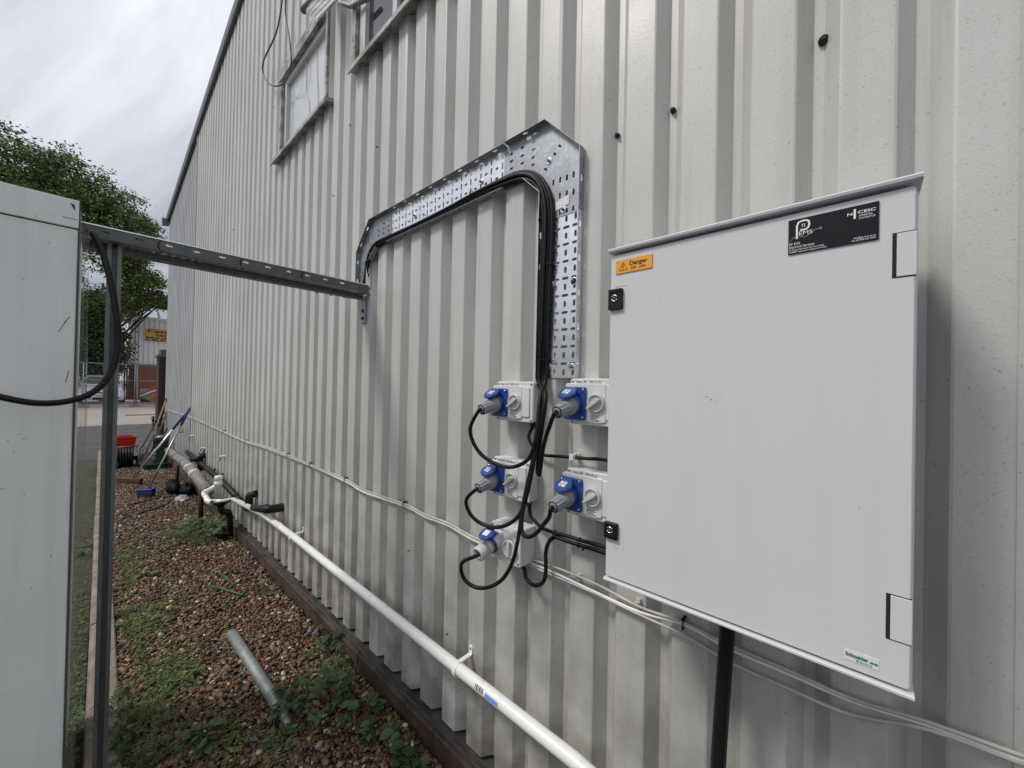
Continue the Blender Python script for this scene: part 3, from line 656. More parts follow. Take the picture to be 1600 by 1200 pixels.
# locks
for (x0, y0, x1, y1) in ((954, 454, 973.5, 483), (947, 813, 966, 844)):
    a0, b1 = cuv(x0, y0); a1, b0 = cuv(x1, y1); a0 = -.0015
    b = MB(); b.fbox(cf, a0, a1, b0, b1, 0, .0075, .002); lk = part('lock', b, 'blackplastic', cbn)
    cc = cf.p((a0+a1)/2-.001, (b0+b1)/2+.002, .0075)
    for s0 in (20, 200):
        b = MB(); arc = [cc+cf.r*.0062*math.cos(math.radians(s0+i*14))+cf.u*.0062*math.sin(math.radians(s0+i*14)) for i in range(11)]; b.tube(arc, .0014, 6); part('key_ring', b, 'zinc', lk)
    b = MB(); b.lathe(cc, cf.n, [(0, .0032), (.001, .003), (.001, .0015)], 12); part('key_slot', b, 'galvdark', lk)
    b = MB(); b.fbox(cf, a0+.001, a1-.001, b1-.007, b1-.001, .0074, .0092, .001); part('lock_flap', b, 'blackplastic', lk)
# danger sign
a0, b1 = cuv(963, 409.5); a1, b0 = cuv(1021, 420.5); a1 = cuv(1020, 397)[0]; b0 = cuv(963, 429)[1]; b1 = cuv(963, 409)[1]
b = MB(); b.fbox(cf, a0, a1, b0, b1, .0003, .0022); dg_ = part('danger_sign', b, 'orange', cbn)
SW = a1-a0; SH = b1-b0; sf = Fr(cf.p(a0, b0, .0024), cf.r, cf.u)
text_mesh('Danger', SH*.44, Fr(sf.p(SW*.40, SH*.50), cf.r, cf.u), 'ink', dg_, bold=.0002, fit=SW*.47)
text_mesh('250  volts', SH*.26, Fr(sf.p(SW*.43, SH*.18), cf.r, cf.u), 'ink', dg_, fit=SW*.40)
b = MB(); tc3 = [(SW*.10, SH*.2), (SW*.335, SH*.2), (SW*.2175, SH*.82)]
for i in range(3): b.tube([sf.p(*tc3[i]), sf.p(*tc3[(i+1) % 3])], .0005, 4)
zz = [(.235, .68), (.19, .47), (.225, .47), (.205, .26)]
b.tube([sf.p(SW*x, SH*y) for x, y in zz], .0006, 4); part('warning_triangle', b, 'ink', dg_)
# black company plate
a0, b1 = cuv(1232.5, 346); b0 = cuv(1232, 399)[1]; a1 = cuv(1373.5, 340)[0]
b = MB(); b.fbox(cf, a0, a1, b0, b1, .0003, .0021); bp = part('company_plate', b, 'plate', cbn); SW = a1-a0; SH = b1-b0; sf = Fr(cf.p(a0, b0, .0023), cf.r, cf.u)
def ribbon(pts, wd, fr, m, parent, name, th=.0003, closed=False):
    b = MB(); P = [Vector((x, y, 0)) for x, y in pts]; l_, r_ = [], []
    for i, p in enumerate(P):
        t = (P[min(i+1, len(P)-1)]-P[max(i-1, 0)]).normalized(); nn = Vector((-t.y, t.x, 0)); l_.append(p+nn*wd/2); r_.append(p-nn*wd/2)
    for i in range(len(P)-1): b.add([fr.p(q.x, q.y, th) for q in (l_[i], l_[i+1], r_[i+1], r_[i])], [(0, 1, 2, 3)])
    return part(name, b, m, parent)
# "P" logo: thick open P with small pi inside
u = lambda x: SW*x
v = lambda y: SH*y
pp = [(.105, .42), (.105, .80), (.125, .895), (.165, .915), (.215, .915), (.245, .875), (.252, .79), (.243, .70), (.215, .655), (.145, .655)]
ribbon([(u(x), v(y)) for x, y in pp], SW*.025, sf, 'white', bp, 'logo')
text_mesh('\u03c0', SH*.17, Fr(sf.p(u(.155), v(.73)), cf.r, cf.u), 'white', bp)
text_mesh('EMS', SH*.16, Fr(sf.p(u(.13), v(.505)), cf.r, cf.u), 'white', bp, sx=1.25, fit=u(.16))
b = MB(); b.tube([sf.p(u(x), v(y), .0001) for x, y in ((.02, .36), (.075, .5), (.09, .44), (.17, .47), (.2, .42), (.33, .60), (.37, .60))], .00025, 4); part('signature_stroke', b, 'white', bp)
text_mesh('\u03a9', SH*.07, Fr(sf.p(u(.37), v(.575)), cf.r, cf.u), 'white', bp)
text_mesh('PP EMS', SH*.095, Fr(sf.p(u(.015), v(.255)), cf.r, cf.u), 'white', bp, sx=1.3, fit=u(.13))
text_mesh('Electrical Services', SH*.10, Fr(sf.p(u(.015), v(.165)), cf.r, cf.u), 'white', bp, sx=1.25, fit=u(.30))
text_mesh('PP Electro-Mechanical Services Limited', SH*.062, Fr(sf.p(u(.015), v(.095)), cf.r, cf.u), 'white', bp, sx=1.35, fit=u(.41))
text_mesh('12499897 Registered in England and Wales', SH*.06, Fr(sf.p(u(.015), v(.03)), cf.r, cf.u), 'white', bp, sx=1.35, fit=u(.44))
text_mesh('N', SH*.10, Fr(sf.p(u(.675), v(.765)), cf.r, cf.u), 'white', bp, bold=.0001, fit=u(.055))
text_mesh('CEIC', SH*.105, Fr(sf.p(u(.785), v(.775)), cf.r, cf.u), 'white', bp, bold=.0001, fit=u(.185))
b = MB(); b.fbox(sf, u(.742), u(.766), v(.655), v(.915), 0, .0004); part('logo_bar', b, 'white', bp)
text_mesh('APPROVED', SH*.07, Fr(sf.p(u(.795), v(.69)), cf.r, cf.u), 'white', bp, sx=1.5, fit=u(.14))
text_mesh('CONTRACTOR', SH*.07, Fr(sf.p(u(.795), v(.62)), cf.r, cf.u), 'white', bp, sx=1.25, fit=u(.17))
text_mesh('info@pp-ems.co.uk', SH*.065, Fr(sf.p(u(.745), v(.11)), cf.r, cf.u), 'white', bp, sx=1.3, fit=u(.225))
text_mesh('+44 (0) 800 043 9240', SH*.065, Fr(sf.p(u(.72), v(.045)), cf.r, cf.u), 'white', bp, sx=1.25, fit=u(.25))
# maker's badge
a0, b1 = cuv(1319, 1012); b0 = cuv(1319, 1028)[1]; a1 = cuv(1374, 1030)[0]
b = MB(); b.fbox(cf, a0, a1, b0, b1, .0002, .0008); bd = part('maker_badge', b, 'label', cbn); SW = a1-a0; SH = b1-b0; sf = Fr(cf.p(a0, b0, .001), cf.r, cf.u)
text_mesh('Schneider', SH*.5, Fr(sf.p(SW*.04, SH*.42), cf.r, cf.u), 'green', bd, bold=.0003, fit=SW*.66)
text_mesh('Electric', SH*.24, Fr(sf.p(SW*.34, SH*.12), cf.r, cf.u), 'green', bd, sx=1.6)
b = MB(); b.fbox(sf, SW*.74, SW*.84, SH*.40, SH*.58, 0, .0003); b.fbox(sf, SW*.86, SW*.96, SH*.40, SH*.58, 0, .0003); part('badge_bars', b, 'green', bd)
# rails fixing it to the wall
for zz in (1.28, 1.74):
    b = MB(); b.box(.961, .9965, -.06, .42, zz-.02, zz+.02); part('mounting_rail', b, 'galvd', cbn)

# ================================================================== SOCKETS
def make_socket():
    r = thing('isolator_socket', (0, 0, 0), '', 'socket', 'switched blue sockets mounted on the wall')
    f = Fr((0, 0, 0), (0, -1, 0), (0, 0, 1))           # origin: lower left of the lid plane on the wall; a right, b up, c out
    W_, H_, D_ = .163, .132, .052
    def pt(n_, b_, m_, par=r, **k): return part(n_, b_, m_, par, local=True, **k)
    b = MB(); b.fbox(f, .002, W_-.002, .002, H_-.002, -D_, -.014, .006); pt('back_box', b, 'box')
    b = MB(); b.fbox(f, 0, W_, 0, H_, -.0135, -.004, .007); ld = pt('lid', b, 'box')
    b = MB(); b.fbox(f, -.014, .118, .010, H_-.014, -.012, .001, .005); b.fbox(f, .1185, .150, .018, H_-.018, -.004, .0005, .003); pt('raised_panel', b, 'box', ld)
    for (a, q) in ((.007, .007), (W_-.008, .007), (W_-.008, H_-.008), (.008, H_-.008)):
        b = MB(); b.lathe(f.p(a, q, -.0045), f.n, [(0, .0038), (.002, .0035), (.002, .0018)], 10); pt('lid_screw', b, 'galvd', ld)
    b = MB(); b.fbox(f, .018, .052, H_-.0125, H_-.003, -.004, -.0030); q = pt('name_label', b, 'label', ld)
    b = MB(); b.fbox(f, .062, .100, H_-.0125, H_-.003, -.004, -.0030); q2 = pt('circuit_label', b, 'label', ld)
    # blue flange
    b = MB(); b.fbox(f, -.016, .058, .014, .108, .0012, .0095, .006); fl = pt('blue_flange', b, 'blue')
    for (a, q_) in ((-.009, .022), (.051, .022), (.051, .100), (-.009, .100)):
        b = MB(); b.lathe(f.p(a, q_, .0095), f.n, [(0, .0035), (.002, .003), (.002, .0012)], 10); pt('flange_screw', b, 'zinc', fl)
    ax = (f.n*1.0 - f.u*.30 - f.r*.06).normalized()
    c = f.p(.020, .060, .006)
    b = MB(); b.lathe(c-ax*.004, ax, [(0, .029), (.016, .0275), (.018, .026)], 24); pt('socket_collar', b, 'blue', fl)
    # hinged lid standing open on top of the plug
    hinge = c + f.u*.043 + f.n*.010
    b = MB(); lx = (f.n*.80 - f.u*.50 + f.r*-.10).normalized(); ly = (f.r - lx*lx.dot(f.r)).normalized(); lz = lx.cross(ly).normalized()
    if lz.dot(f.u) < 0: lz = -lz
    cc = hinge + lx*.027 + f.u*.002
    b.rings([[cc+lx*math.cos(t)*rr*1.0+ly*math.sin(t)*rr+lz*h for t in [2*PI*i/22 for i in range(22)]] for rr, h in ((.026, -.005), (.0275, -.003), (.0275, .0015), (.025, .004))], True, True, False)
    fp = pt('cover_flap', b, 'blue', fl)
    b = MB(); q3 = Fr(cc+lz*.0042, ly, -lx if False else lx); 
    b.add([cc+lz*.0045+ly*sx*.0105+lx*sy_*.010 for sx, sy_ in ((-1, -1), (1, -1), (1, 1), (-1, 1))], [(0, 1, 2, 3)]); pt('rating_label', b, 'label', fp, solid=.0003)
    b = MB()
    for i, (s0, s1) in enumerate(((-.8, .2), (-.8, .7), (-.5, .6))):
        yy = (.5-i*.5)*.013
        b.add([cc+lz*.0049+ly*.0105*sx+lx*(yy+d) for sx, d in ((s0, -.0014), (s1, -.0014), (s1, .0014), (s0, .0014))], [(0, 1, 2, 3)])
    pt('rating_print', b, 'ink', fp)
    b = MB(); b.fbox(f, .012, .030, .092, .104, .009, .019, .002); pt('hinge_lug', b, 'blue', fl)
    # rotary switch
    k = f.p(.090, .064, .0005)
    b = MB(); b.lathe(k, f.n, [(0, .0265), (.009, .0255), (.0095, .0235), (.0095, .0215), (.004, .0205)], 28); kn = pt('switch_ring', b, 'knob')
    b = MB(); b.lathe(k, f.n, [(.0, .0200), (.0045, .0200), (.005, .0192)], 24); pt('switch_dial', b, 'knob', kn)
    d = (f.r*.80+f.u*.55).normalized(); e_ = f.n.cross(d)
    sh = [(-.031, 0), (-.022, .0055), (.012, .006), (.019, .003), (.019, -.003), (.012, -.006), (-.022, -.0055)]
    b = MB(); b.rings([[k+d*x+e_*y*(1.1 if h < .01 else .7)+f.n*h for x, y in sh] for h in (.004, .013, .0185)]); pt('switch_handle', b, 'knob', kn, bevel=.0012)
    b = MB(); b.fbox(f, .068, .104, .010, .030, .0010, .0016); st_ = pt('spec_sticker', b, 'label')
    b = MB()
    for i in range(5): b.fbox(f, .070+.001*(i % 2), .102-.004*((i*7) % 3), .0125+i*.0036, .0143+i*.0036, .0016, .0019)
    pt('spec_print', b, 'ink', st_)
    b = MB(); b.lathe(f.p(.140, .002, -.034), (0, 0, -1), [(0, .011), (.008, .011), (.008, .009), (.018, .0085), (.021, .006)], 14); pt('cable_gland', b, 'blackplastic')
    return r, c, ax
LX = .945
proto, pc, pax = make_socket()
def sock_at(px_l, py_b, px_ref):                         # lower left corner of the lid in the photograph
    p = onx(px_l, py_b, LX); return p
socks = []
for i, (px, py, lab, nm, cn) in enumerate((
    (774, 655.5, 'upper left isolator socket above its twin, blue cover open over a grey plug', 'Stage L A', 'DB2-L7-L2'),
    (889, 662, 'isolator socket just below the cable tray end, partly behind the cabinet edge', 'Stage L B', 'DB2-L7-L3'),
    (769, 772, 'middle socket of the left column, half behind the black cable bundle', 'Stage R A', 'DB2-L8-L2'),
    (883.5, 801, 'isolator socket beside the lower cabinet lock, grey plug and label on its open flap', 'Stage R B', 'DB2-L8-L3'))):
    o = proto if i == 0 else copy_tree(proto)
    p = onx(px, py, LX); o.location = p; o['label'] = lab; socks.append(o)
    bpy.context.view_layer.update()
    text_mesh(nm, .0085, Fr(p+Vector((-.0029+.0062-.0028, -.021, .1215)), (0, -1, 0), (0, 0, 1)), 'ink', o, 'name_print', ex=.0001)
    text_mesh(cn, .0080, Fr(p+Vector((-.0029+.0062-.0028, -.064, .1215)), (0, -1, 0), (0, 0, 1)), 'ink', o, 'circuit_print', ex=.0001)
# the fifth, older pattern
def fifth():
    p0 = onx(766, 868, .925)
    r = thing('isolator_socket', p0, 'bottom socket with white plug and vertical switch, deeper grey box', 'socket', 'switched blue sockets mounted on the wall')
    f = Fr((0, 0, 0), (0, -1, 0), (0, 0, 1))
    def pt(n_, b_, m_, par=r, **k): return part(n_, b_, m_, par, local=True, **k)
    W_, H_ = .135, .118
    b = MB(); b.fbox(f, .0, W_, .0, H_, -.071, -.020, .005); pt('back_box', b, 'box')
    b = MB(); b.fbox(f, 0, W_, 0, H_, -.0185, 0, .006); ld = pt('lid', b, 'box')
    b = MB(); b.fbox(f, .012, W_-.014, H_-.022, H_-.008, 0, .001); pt('name_label', b, 'label', ld)
    for (a, q) in ((.008, .010), (W_-.009, .010), (W_-.009, H_-.010), (.008, H_-.010)):
        b = MB(); b.lathe(f.p(a, q, 0), f.n, [(0, .0038), (.0012, .0035), (.0012, .0018)], 10); pt('lid_screw', b, 'galvdark', ld)
    c = f.p(.028, .062, .0)
    ax = (f.n*1.0 - f.u*.34 - f.r*.05).normalized()
    b = MB(); b.fbox(f, -.004, .058, .024, .096, .001, .007, .006); b.lathe(c, ax, [(0, .030), (.024, .028)], 24); fl = pt('socket_collar', b, 'box')
    b = MB(); b.lathe(c+ax*.024, ax, [(0, .030), (.006, .030)], 24); pt('blue_ring', b, 'blue', fl)
    lx = (f.n*.80-f.u*.42).normalized(); ly = f.r; lz = ly.cross(lx); lz = lz if lz.dot(f.u) > 0 else -lz
    cc = c + f.u*.040 + f.n*.030 + lx*.018
    b = MB(); b.rings([[cc+lx*math.cos(t)*rr*1.05+ly*math.sin(t)*rr+lz*h for t in [2*PI*i/22 for i in range(22)]] for rr, h in ((.025, -.004), (.0265, -.002), (.0265, .002), (.024, .004))])
    b.fbox(Fr(c+f.u*.030+ax*.004, f.r, ax), -.010, .014, -.004, .03, -.002, .006); fp = pt('cover_flap', b, 'blue', fl)
    b = MB(); b.add([cc+lz*.0045+ly*sx*.011+lx*sy_*.011 for sx, sy_ in ((-1, -1), (1, -1), (1, 1), (-1, 1))], [(0, 1, 2, 3)]); pt('rating_label', b, 'label', fp, solid=.0003)
    k = f.p(.093, .052, 0)
    b = MB(); b.lathe(k, f.n, [(0, .029), (.012, .028), (.0125, .026), (.0125, .024), (.006, .023)], 28); kn = pt('switch_ring', b, 'knob')
    b = MB(); b.fbox(Fr(k, f.r, f.u), -.005, .005, -.024, .024, .004, .016, .001); pt('switch_handle', b, 'knob', kn)
    b = MB(); b.lathe(k+f.n*.016, f.n, [(0, .0015), (.0004, .0012)], 8); pt('switch_dot', b, 'ink', kn)
    b = MB(); b.lathe(f.p(.09, .0, -.04), (0, 0, -1), [(0, .012), (.006, .012), (.006, .009), (.016, .008)], 14); pt('cable_gland', b, 'blackplastic')
    bpy.context.view_layer.update()
    text_mesh('DB2-L7-L1', .0095, Fr(p0+Vector((-.0012, -.045, H_-.019)), (0, -1, 0), (0, 0, 1)), 'ink', r, 'name_print', ex=.0001)
    return r, p0+c, ax
fr5, c5, ax5 = fifth()

# cables with plugs
def plug_cable(c, ax, pts, label, m='plug', L_=.078, rc=.0062, white=False):
    """c: centre of the socket mouth in the world, ax: direction the plug leaves; pts: rest of the cable"""
    c = Vector(c); root = thing('plug_cable', c, label, 'cable', 'black flexible cables plugged into the sockets')
    s0 = c+ax*.012
    b = MB()
    if not white:
        b.lathe(s0, ax, [(0, .0262), (.018, .0262), (.020, .0235), (.034, .0215), (.037, .0205)], 26)
    else:
        b.lathe(s0+ax*.018, ax, [(0, .0235), (.016, .0235), (.017, .021), (.030, .021), (.032, .0235), (.036, .0235)], 26)
    pb = part('plug_body', b, m, root)
    g0 = s0+ax*.037; b = MB(); n_ = 11; a_ = ax.orthogonal().normalized(); c_ = ax.cross(a_)
    if white:
        b.lathe(g0, ax, [(0, .022), (.022, .0235), (.034, .0235), (.036, .0215), (.036, .0165), (.026, .0150), (.026, .004)], 16)
    else:
        def ring(h, r1, r2): return [g0+ax*h+(a_*math.cos(2*PI*j/(4*n_))+c_*math.sin(2*PI*j/(4*n_)))*(r1 if j % 4 < 2 else r2) for j in range(4*n_)]
        b.rings([ring(0, .0208, .0192), ring(.026, .0188, .0172), ring(.030, .0185, .0168)], True, True, False)
        b.lathe(g0+ax*.030, ax, [(0, .0125), (.003, .0115), (.003, .006)], 20)
    part('gland_nut', b, m, pb)
    if not white:
        b = MB()
        for j in range(n_):
            t = 2*PI*(j+.27)/n_; d = a_*math.cos(t)+c_*math.sin(t); e_ = ax.cross(d)
            b.add([g0+ax*.0303+d*.0095+e_*.0016, g0+ax*.0303+d*.0172+e_*.0034, g0+ax*.0303+d*.0172-e_*.0034, g0+ax*.0303+d*.0095-e_*.0016], [(0, 1, 2, 3)])
        b.lathe(g0+ax*.0304, ax, [(0, .0085), (.0003, .0085)], 16); part('gland_slots', b, 'black', pb)
        b = MB(); q = s0+ax*.010; d = (ZUP-ax*ax.z).normalized(); e_ = ax.cross(d)
        b.add([q+d*.0266+ax*x+e_*y for x, y in ((.004, .003), (.009, .003), (.009, .012), (.004, .012))], [(0, 1, 2, 3)]); part('plug_sticker', b, 'label', pb, solid=.0003)
    end = g0+ax*.026
    b = MB(); b.tube(smooth_path([end, end+ax*.016]+[Vector(p) for p in pts], 8), rc, 10); part('cable_sheath', b, 'rubber', root)
    return root
def oxs(l): return [onx(px, py, x) for px, py, x in l]
# bundle run in the tray: y,z at x ; k-th cable offset
BC = [(846, 598), (849, 520), (853, 420), (856, 350), (854, 315), (846, 290), (832, 277), (815, 275), (795, 281), (750, 301), (700, 328), (650, 353), (612, 370), (590, 381), (580, 397), (575, 418), (572, 440)]
def run(k):
    off, dx_ = [(-.017, 0), (-.006, -.002), (.006, 0), (.0165, -.002), (.0005, -.0115)][k]
    P = [onx(px, py, .982) for px, py in BC]; out_ = []
    for i, p in enumerate(P):
        t = (P[min(i+1, len(P)-1)]-P[max(i-1, 0)]).normalized(); n_ = Vector((0, t.z, -t.y))           # towards the inside of the bend
        sc_ = 1.0 if i < 5 else (.8 if i < 9 else .55)
        out_.append(p+n_*off*sc_+Vector((dx_ + (0 if i < 6 else -.004*(k % 2)), 0, 0)))
    out_[0].z = 1.60
    yy = 2.03+off*1.6
    out_ += [Vector((.968, 1.985+off*.5, 2.105)), Vector((.935, yy-.01, 2.076+.002*(k % 3))), Vector((.82, yy, 2.066)), Vector((.6, yy, 2.0625)), Vector((.30, yy+.005, 2.0625))]
    return out_
def pcw(sk): return Vector(sk.location)+pc
cA = plug_cable(pcw(socks[0]), pax, oxs([(735, 668, .85), (739, 690, .86), (752, 710, .875), (773, 724, .89), (795, 730, .90), (815, 725, .905), (829, 712, .905), (837, 685, .905), (841, 650, .92), (845, 615, .945)])+run(0), 'black cable looping from the upper left plug down past the socket below', rc=.0062)
cD = plug_cable(pcw(socks[1]), pax, oxs([(858, 668, .86), (851, 690, .88), (847, 712, .90), (844.5, 732, .915), (842.5, 742, .925), (840, 734, .93), (842, 705, .93), (848, 660, .94), (853, 620, .955)])+run(1), 'black cable dropping from the right upper plug into a tight U beside the bundle', rc=.0062)
cB = plug_cable(pcw(socks[2]), pax, oxs([(730, 778, .855), (729, 790, .86), (737, 806, .87), (752, 818, .885), (775, 824, .895), (798, 817, .90), (814, 800, .90), (824, 770, .90), (834, 720, .905), (842, 660, .93), (849, 618, .95)])+run(2), 'black cable looping from the middle left plug back up to the bundle', rc=.0062)
cE = plug_cable(pcw(socks[3]), pax, oxs([(858, 808, .86), (849, 820, .865), (838, 833, .875), (826, 839, .88), (817, 834, .885), (815, 815, .89), (818, 790, .895), (826, 750, .905), (836, 700, .91), (846, 650, .93), (852, 618, .95)])+run(3), 'black cable from the lower right plug swinging under the bundle', rc=.0062)
cC = plug_cable(c5, ax5, oxs([(723, 878, .83), (721, 893, .84), (728, 908, .85), (745, 918, .865), (765, 917, .875), (785, 905, .885), (800, 880, .89), (808, 850, .893), (813, 820, .90), (819, 780, .905), (830, 730, .91), (842, 670, .935), (850, 625, .955)])+run(4), 'black cable from the bottom white plug making the lowest loop', m='plugwhite', white=True, rc=.0062)
# ties round the bundle
def tie(p, ax, r1, r2, parent, m='rubber'):
    ax = Vector(ax).normalized(); a = Vector((-1, 0, 0)); a = (a-ax*a.dot(ax)).normalized(); b_ = ax.cross(a); q = MB()
    pts = [Vector(p)+a*math.cos(2*PI*i/20)*r1+b_*math.sin(2*PI*i/20)*r2 for i in range(21)]; q.tube(pts, .0016, 6); part('cable_tie', q, m, parent)
def tie_at(px, py, x, ax, r1, r2, m='rubber', parent=cA): tie(onx(px, py, x), ax, r1, r2, parent, m)
tie_at(856, 415, .982, (0, 0, 1), .013, .024); tie_at(851, 563, .982, (0, 0, 1), .013, .024); tie_at(839, 693, .92, (0, .05, 1), .015, .017); tie_at(822, 788, .90, (0, .1, 1), .013, .015)
tie_at(835, 281, .982, (0, .75, -.65), .0125, .026, 'plugwhite'); tie_at(665, 343, .982, (0, 1, 0), .012, .020, 'plugwhite'); tie_at(737, 306, .982, (0, 1, 0), .012, .020); tie_at(610, 372, .982, (0, 1, 0), .012, .02); tie_at(581, 396, .982, (0, .6, -.8), .012, .02, 'plugwhite')
# supply cables from socket glands towards the cabinet
def cable(name, pts, r, m, label, group=None, n=8, cat='cable'):
    b = MB(); b.tube(smooth_path(pts, n), r, 9); o = solo(name, b, m, label, cat, group); return o
sA = Vector(socks[0].location)+Vector((.034, -.140, -.016))
sc1 = cable('supply_cable', [sA]+oxs([(826, 682, .978), (832, 697, .976), (842, 708, .975), (852, 711.5, .975), (880, 713.5, .975), (915, 716.5, .975), (950, 720, .975)])+[Vector((.93, .38, 1.36))], .0052, 'rubber', 'thin black cable clipped across the ribs under the upper right socket')
b = MB(); p = onx(896, 714, .97); b.box(p.x-.012, 1.0, p.y-.006, p.y+.006, p.z-.008, p.z+.008); b.tube([p+Vector((-.006, .006, -.009)), p+Vector((-.010, .006, 0)), p+Vector((-.006, .006, .009))], .003, 6); b.tube([p+Vector((.01, -.004, .004)), p+Vector((-.004, -.010, .016))], .002, 6)
solo('cable_clip', b, 'label', 'white plastic clip holding the thin black cable to a rib', 'clip')
sB = Vector(socks[2].location)+Vector((.034, -.140, -.016))
sc2 = cable('supply_cable', [sB]+oxs([(829, 806, .976), (838, 817, .975), (850, 826, .975), (865, 832, .97), (885, 837, .97), (910, 845, .97), (950, 857, .97)])+[Vector((.93, .38, 1.13))], .0058, 'rubber', 'upper of the two black cables running behind the cabinet near its lower lock')
s5 = Vector(fr5.location)+Vector((.04, -.09, -.014))
sc3 = cable('supply_cable', [s5]+oxs([(819, 888, .965), (822, 903, .96), (833, 914, .955), (846, 912, .955), (852, 900, .955), (853, 880, .96), (853, 862, .965), (858, 846, .968), (868, 839.5, .97), (885, 845, .97), (910, 853, .97), (950, 866, .97)])+[Vector((.93, .38, 1.115))], .0062, 'rubber', 'black cable making a U under the bottom socket before running right')
for (px, py) in ((866, 836), (905, 848)): tie(onx(px, py, .970), (0, 1, .15), .009, .015, sc3)
cable('fallen_conduit', [Vector((.90, .20, 1.20)), Vector((.898, .203, 1.07)), Vector((.893, .214, .8)), Vector((.885, .225, .4)), Vector((.87, .235, .04))], .0145, 'blackplastic', 'dark conduit dropping from under the cabinet to the ground', cat='conduit')

# ================================================================== WHITE CABLES ALONG THE WALL
ptsw = [(262, 640, 1.0), (297, 652, .99), (320, 661, .985), (350, 675, .985), (384, 690, .985), (410, 697, .985), (450, 712, .985), (485, 727, .985), (540, 751, .985), (570, 768, .985), (632, 790, .985), (665, 806, .985), (700, 820, .985), (740, 842, .985), (800, 868, .985), (860, 893, .985), (930, 924, .985), (1000, 958, .985), (1068, 977, .985), (1140, 1012, .985), (1230, 1050, .985), (1330, 1095, .985), (1450, 1135, .985), (1600, 1188, .985)]
def wc(dz, dd, m, lab, seed, drop=None):
    r_ = random.Random(seed); P = []
    for i, (px, py, x) in enumerate(ptsw):
        p = onx(px, py, x-dd); p.z += dz+r_.uniform(-.003, .003)
        if drop and drop[0] <= i <= drop[1]: p.z += drop[2]*math.sin(PI*(i-drop[0])/(drop[1]-drop[0]))
        P.append(p)
    return cable('white_cable', P, .0036, m, lab, 'white cables strung along the wall', 6)
w1 = wc(0, 0, 'pvc', 'thickest looking white cable of the bunch strung along the wall', 1)
w2 = wc(.007, .003, 'whitecable', 'white cable bowing upwards between bottom socket and cabinet', 2, (14, 18, .012))
w3 = wc(-.007, .002, 'whitecable', 'lowest white cable sagging beneath the cabinet', 3, (17, 22, -.028))
for (px, py) in ((384, 690), (540, 751), (632, 790), (485, 727), (1068, 977), (350, 675), (450, 712)):
    p = onx(px, py, .985); tie(p+Vector((0, 0, .001)), (0, 1, .1), .009, .013, w1)
    b = MB(); b.lathe(p+Vector((.012, 0, .016)), (-1, 0, 0), [(0, .004), (.02, .004), (.022, .002)], 7); part('tie_hook', b, 'blackplastic', w1)
b = MB(); p = onx(905, 903, .995); b.box(p.x-.008, 1.0, p.y-.006, p.y+.006, p.z-.006, p.z+.012); b.tube([p+Vector((-.008, .007, .002)), p+Vector((-.008, -.008, .006))], .0028, 6)
solo('cable_clip', b, 'pvcold', 'spare white clip on a rib right of the bottom socket', 'clip')
b = MB(); p = onx(998, 942, .995); b.box(p.x-.008, 1.0, p.y-.006, p.y+.006, p.z-.006, p.z+.012); b.tube([p+Vector((-.008, .007, .002)), p+Vector((-.008, -.008, .006))], .0028, 6)
solo('cable_clip', b, 'pvcold', 'spare white clip under the left lower corner of the cabinet', 'clip')

# ================================================================== PIPES AT THE FOOT OF THE WALL
PX = .935
wp = thing('white_waste_pipe', (PX, 2.5, 0), 'long white plastic waste pipe clipped low along the wall', 'pipe')
line = oxs([(1100, 1372, PX), (900, 1190, PX), (713, 1042, PX), (600, 952, PX), (463, 842, PX), (412, 804, PX)]); line2 = [onx(367, 781, PX)]
zs = lambda p: p
b = MB(); b.tube(line+line2, .0215, 18); part('pipe_run', b, 'pvc', wp)
e1 = onx(367, 781, PX); e2 = onx(326, 785, .755); e3 = onx(318.5, 770, .74); e4 = onx(341, 758, .82)
b = MB(); b.tube([e1, e2], .0215, 14); part('offset_pipe', b, 'pvc', wp)
b = MB(); b.tube([e2, e3], .0215, 14); part('offset_pipe', b, 'pvc', wp)
b = MB(); b.tube([e3, e4], .0215, 14); part('offset_pipe', b, 'pvc', wp)
for e_, d0, d1 in ((e1, (line[-1]-e1), (e2-e1)), (e2, (e1-e2), (e3-e2)), (e3, (e2-e3), (e4-e3))):
    d0 = d0.normalized(); d1 = d1.normalized(); b = MB(); b.tube(smooth_path([e_+d0*.055, e_+d0*.02, e_+d1*.02, e_+d1*.055], 4), .0245, 14); part('elbow', b, 'pvc', wp)
for (px, py) in ((412, 804), (436, 822)):
    p = onx(px, py, PX); b = MB(); b.tube([p-Vector((0, .03, -.001)), p+Vector((0, .03, 0))], .0245, 16); part('coupling', b, 'pvc', wp)
b = MB(); q = onx(341, 758, .82); b.lathe(q+Vector((0, 0, -.07)), (0, 0, 1), [(0, .028), (.07, .028), (.072, .034), (.10, .031), (.102, .027), (.12, .028), (.124, .032), (.148, .032), (.157, .027)], 18); tb = part('bottle_trap', b, 'pvc', wp)
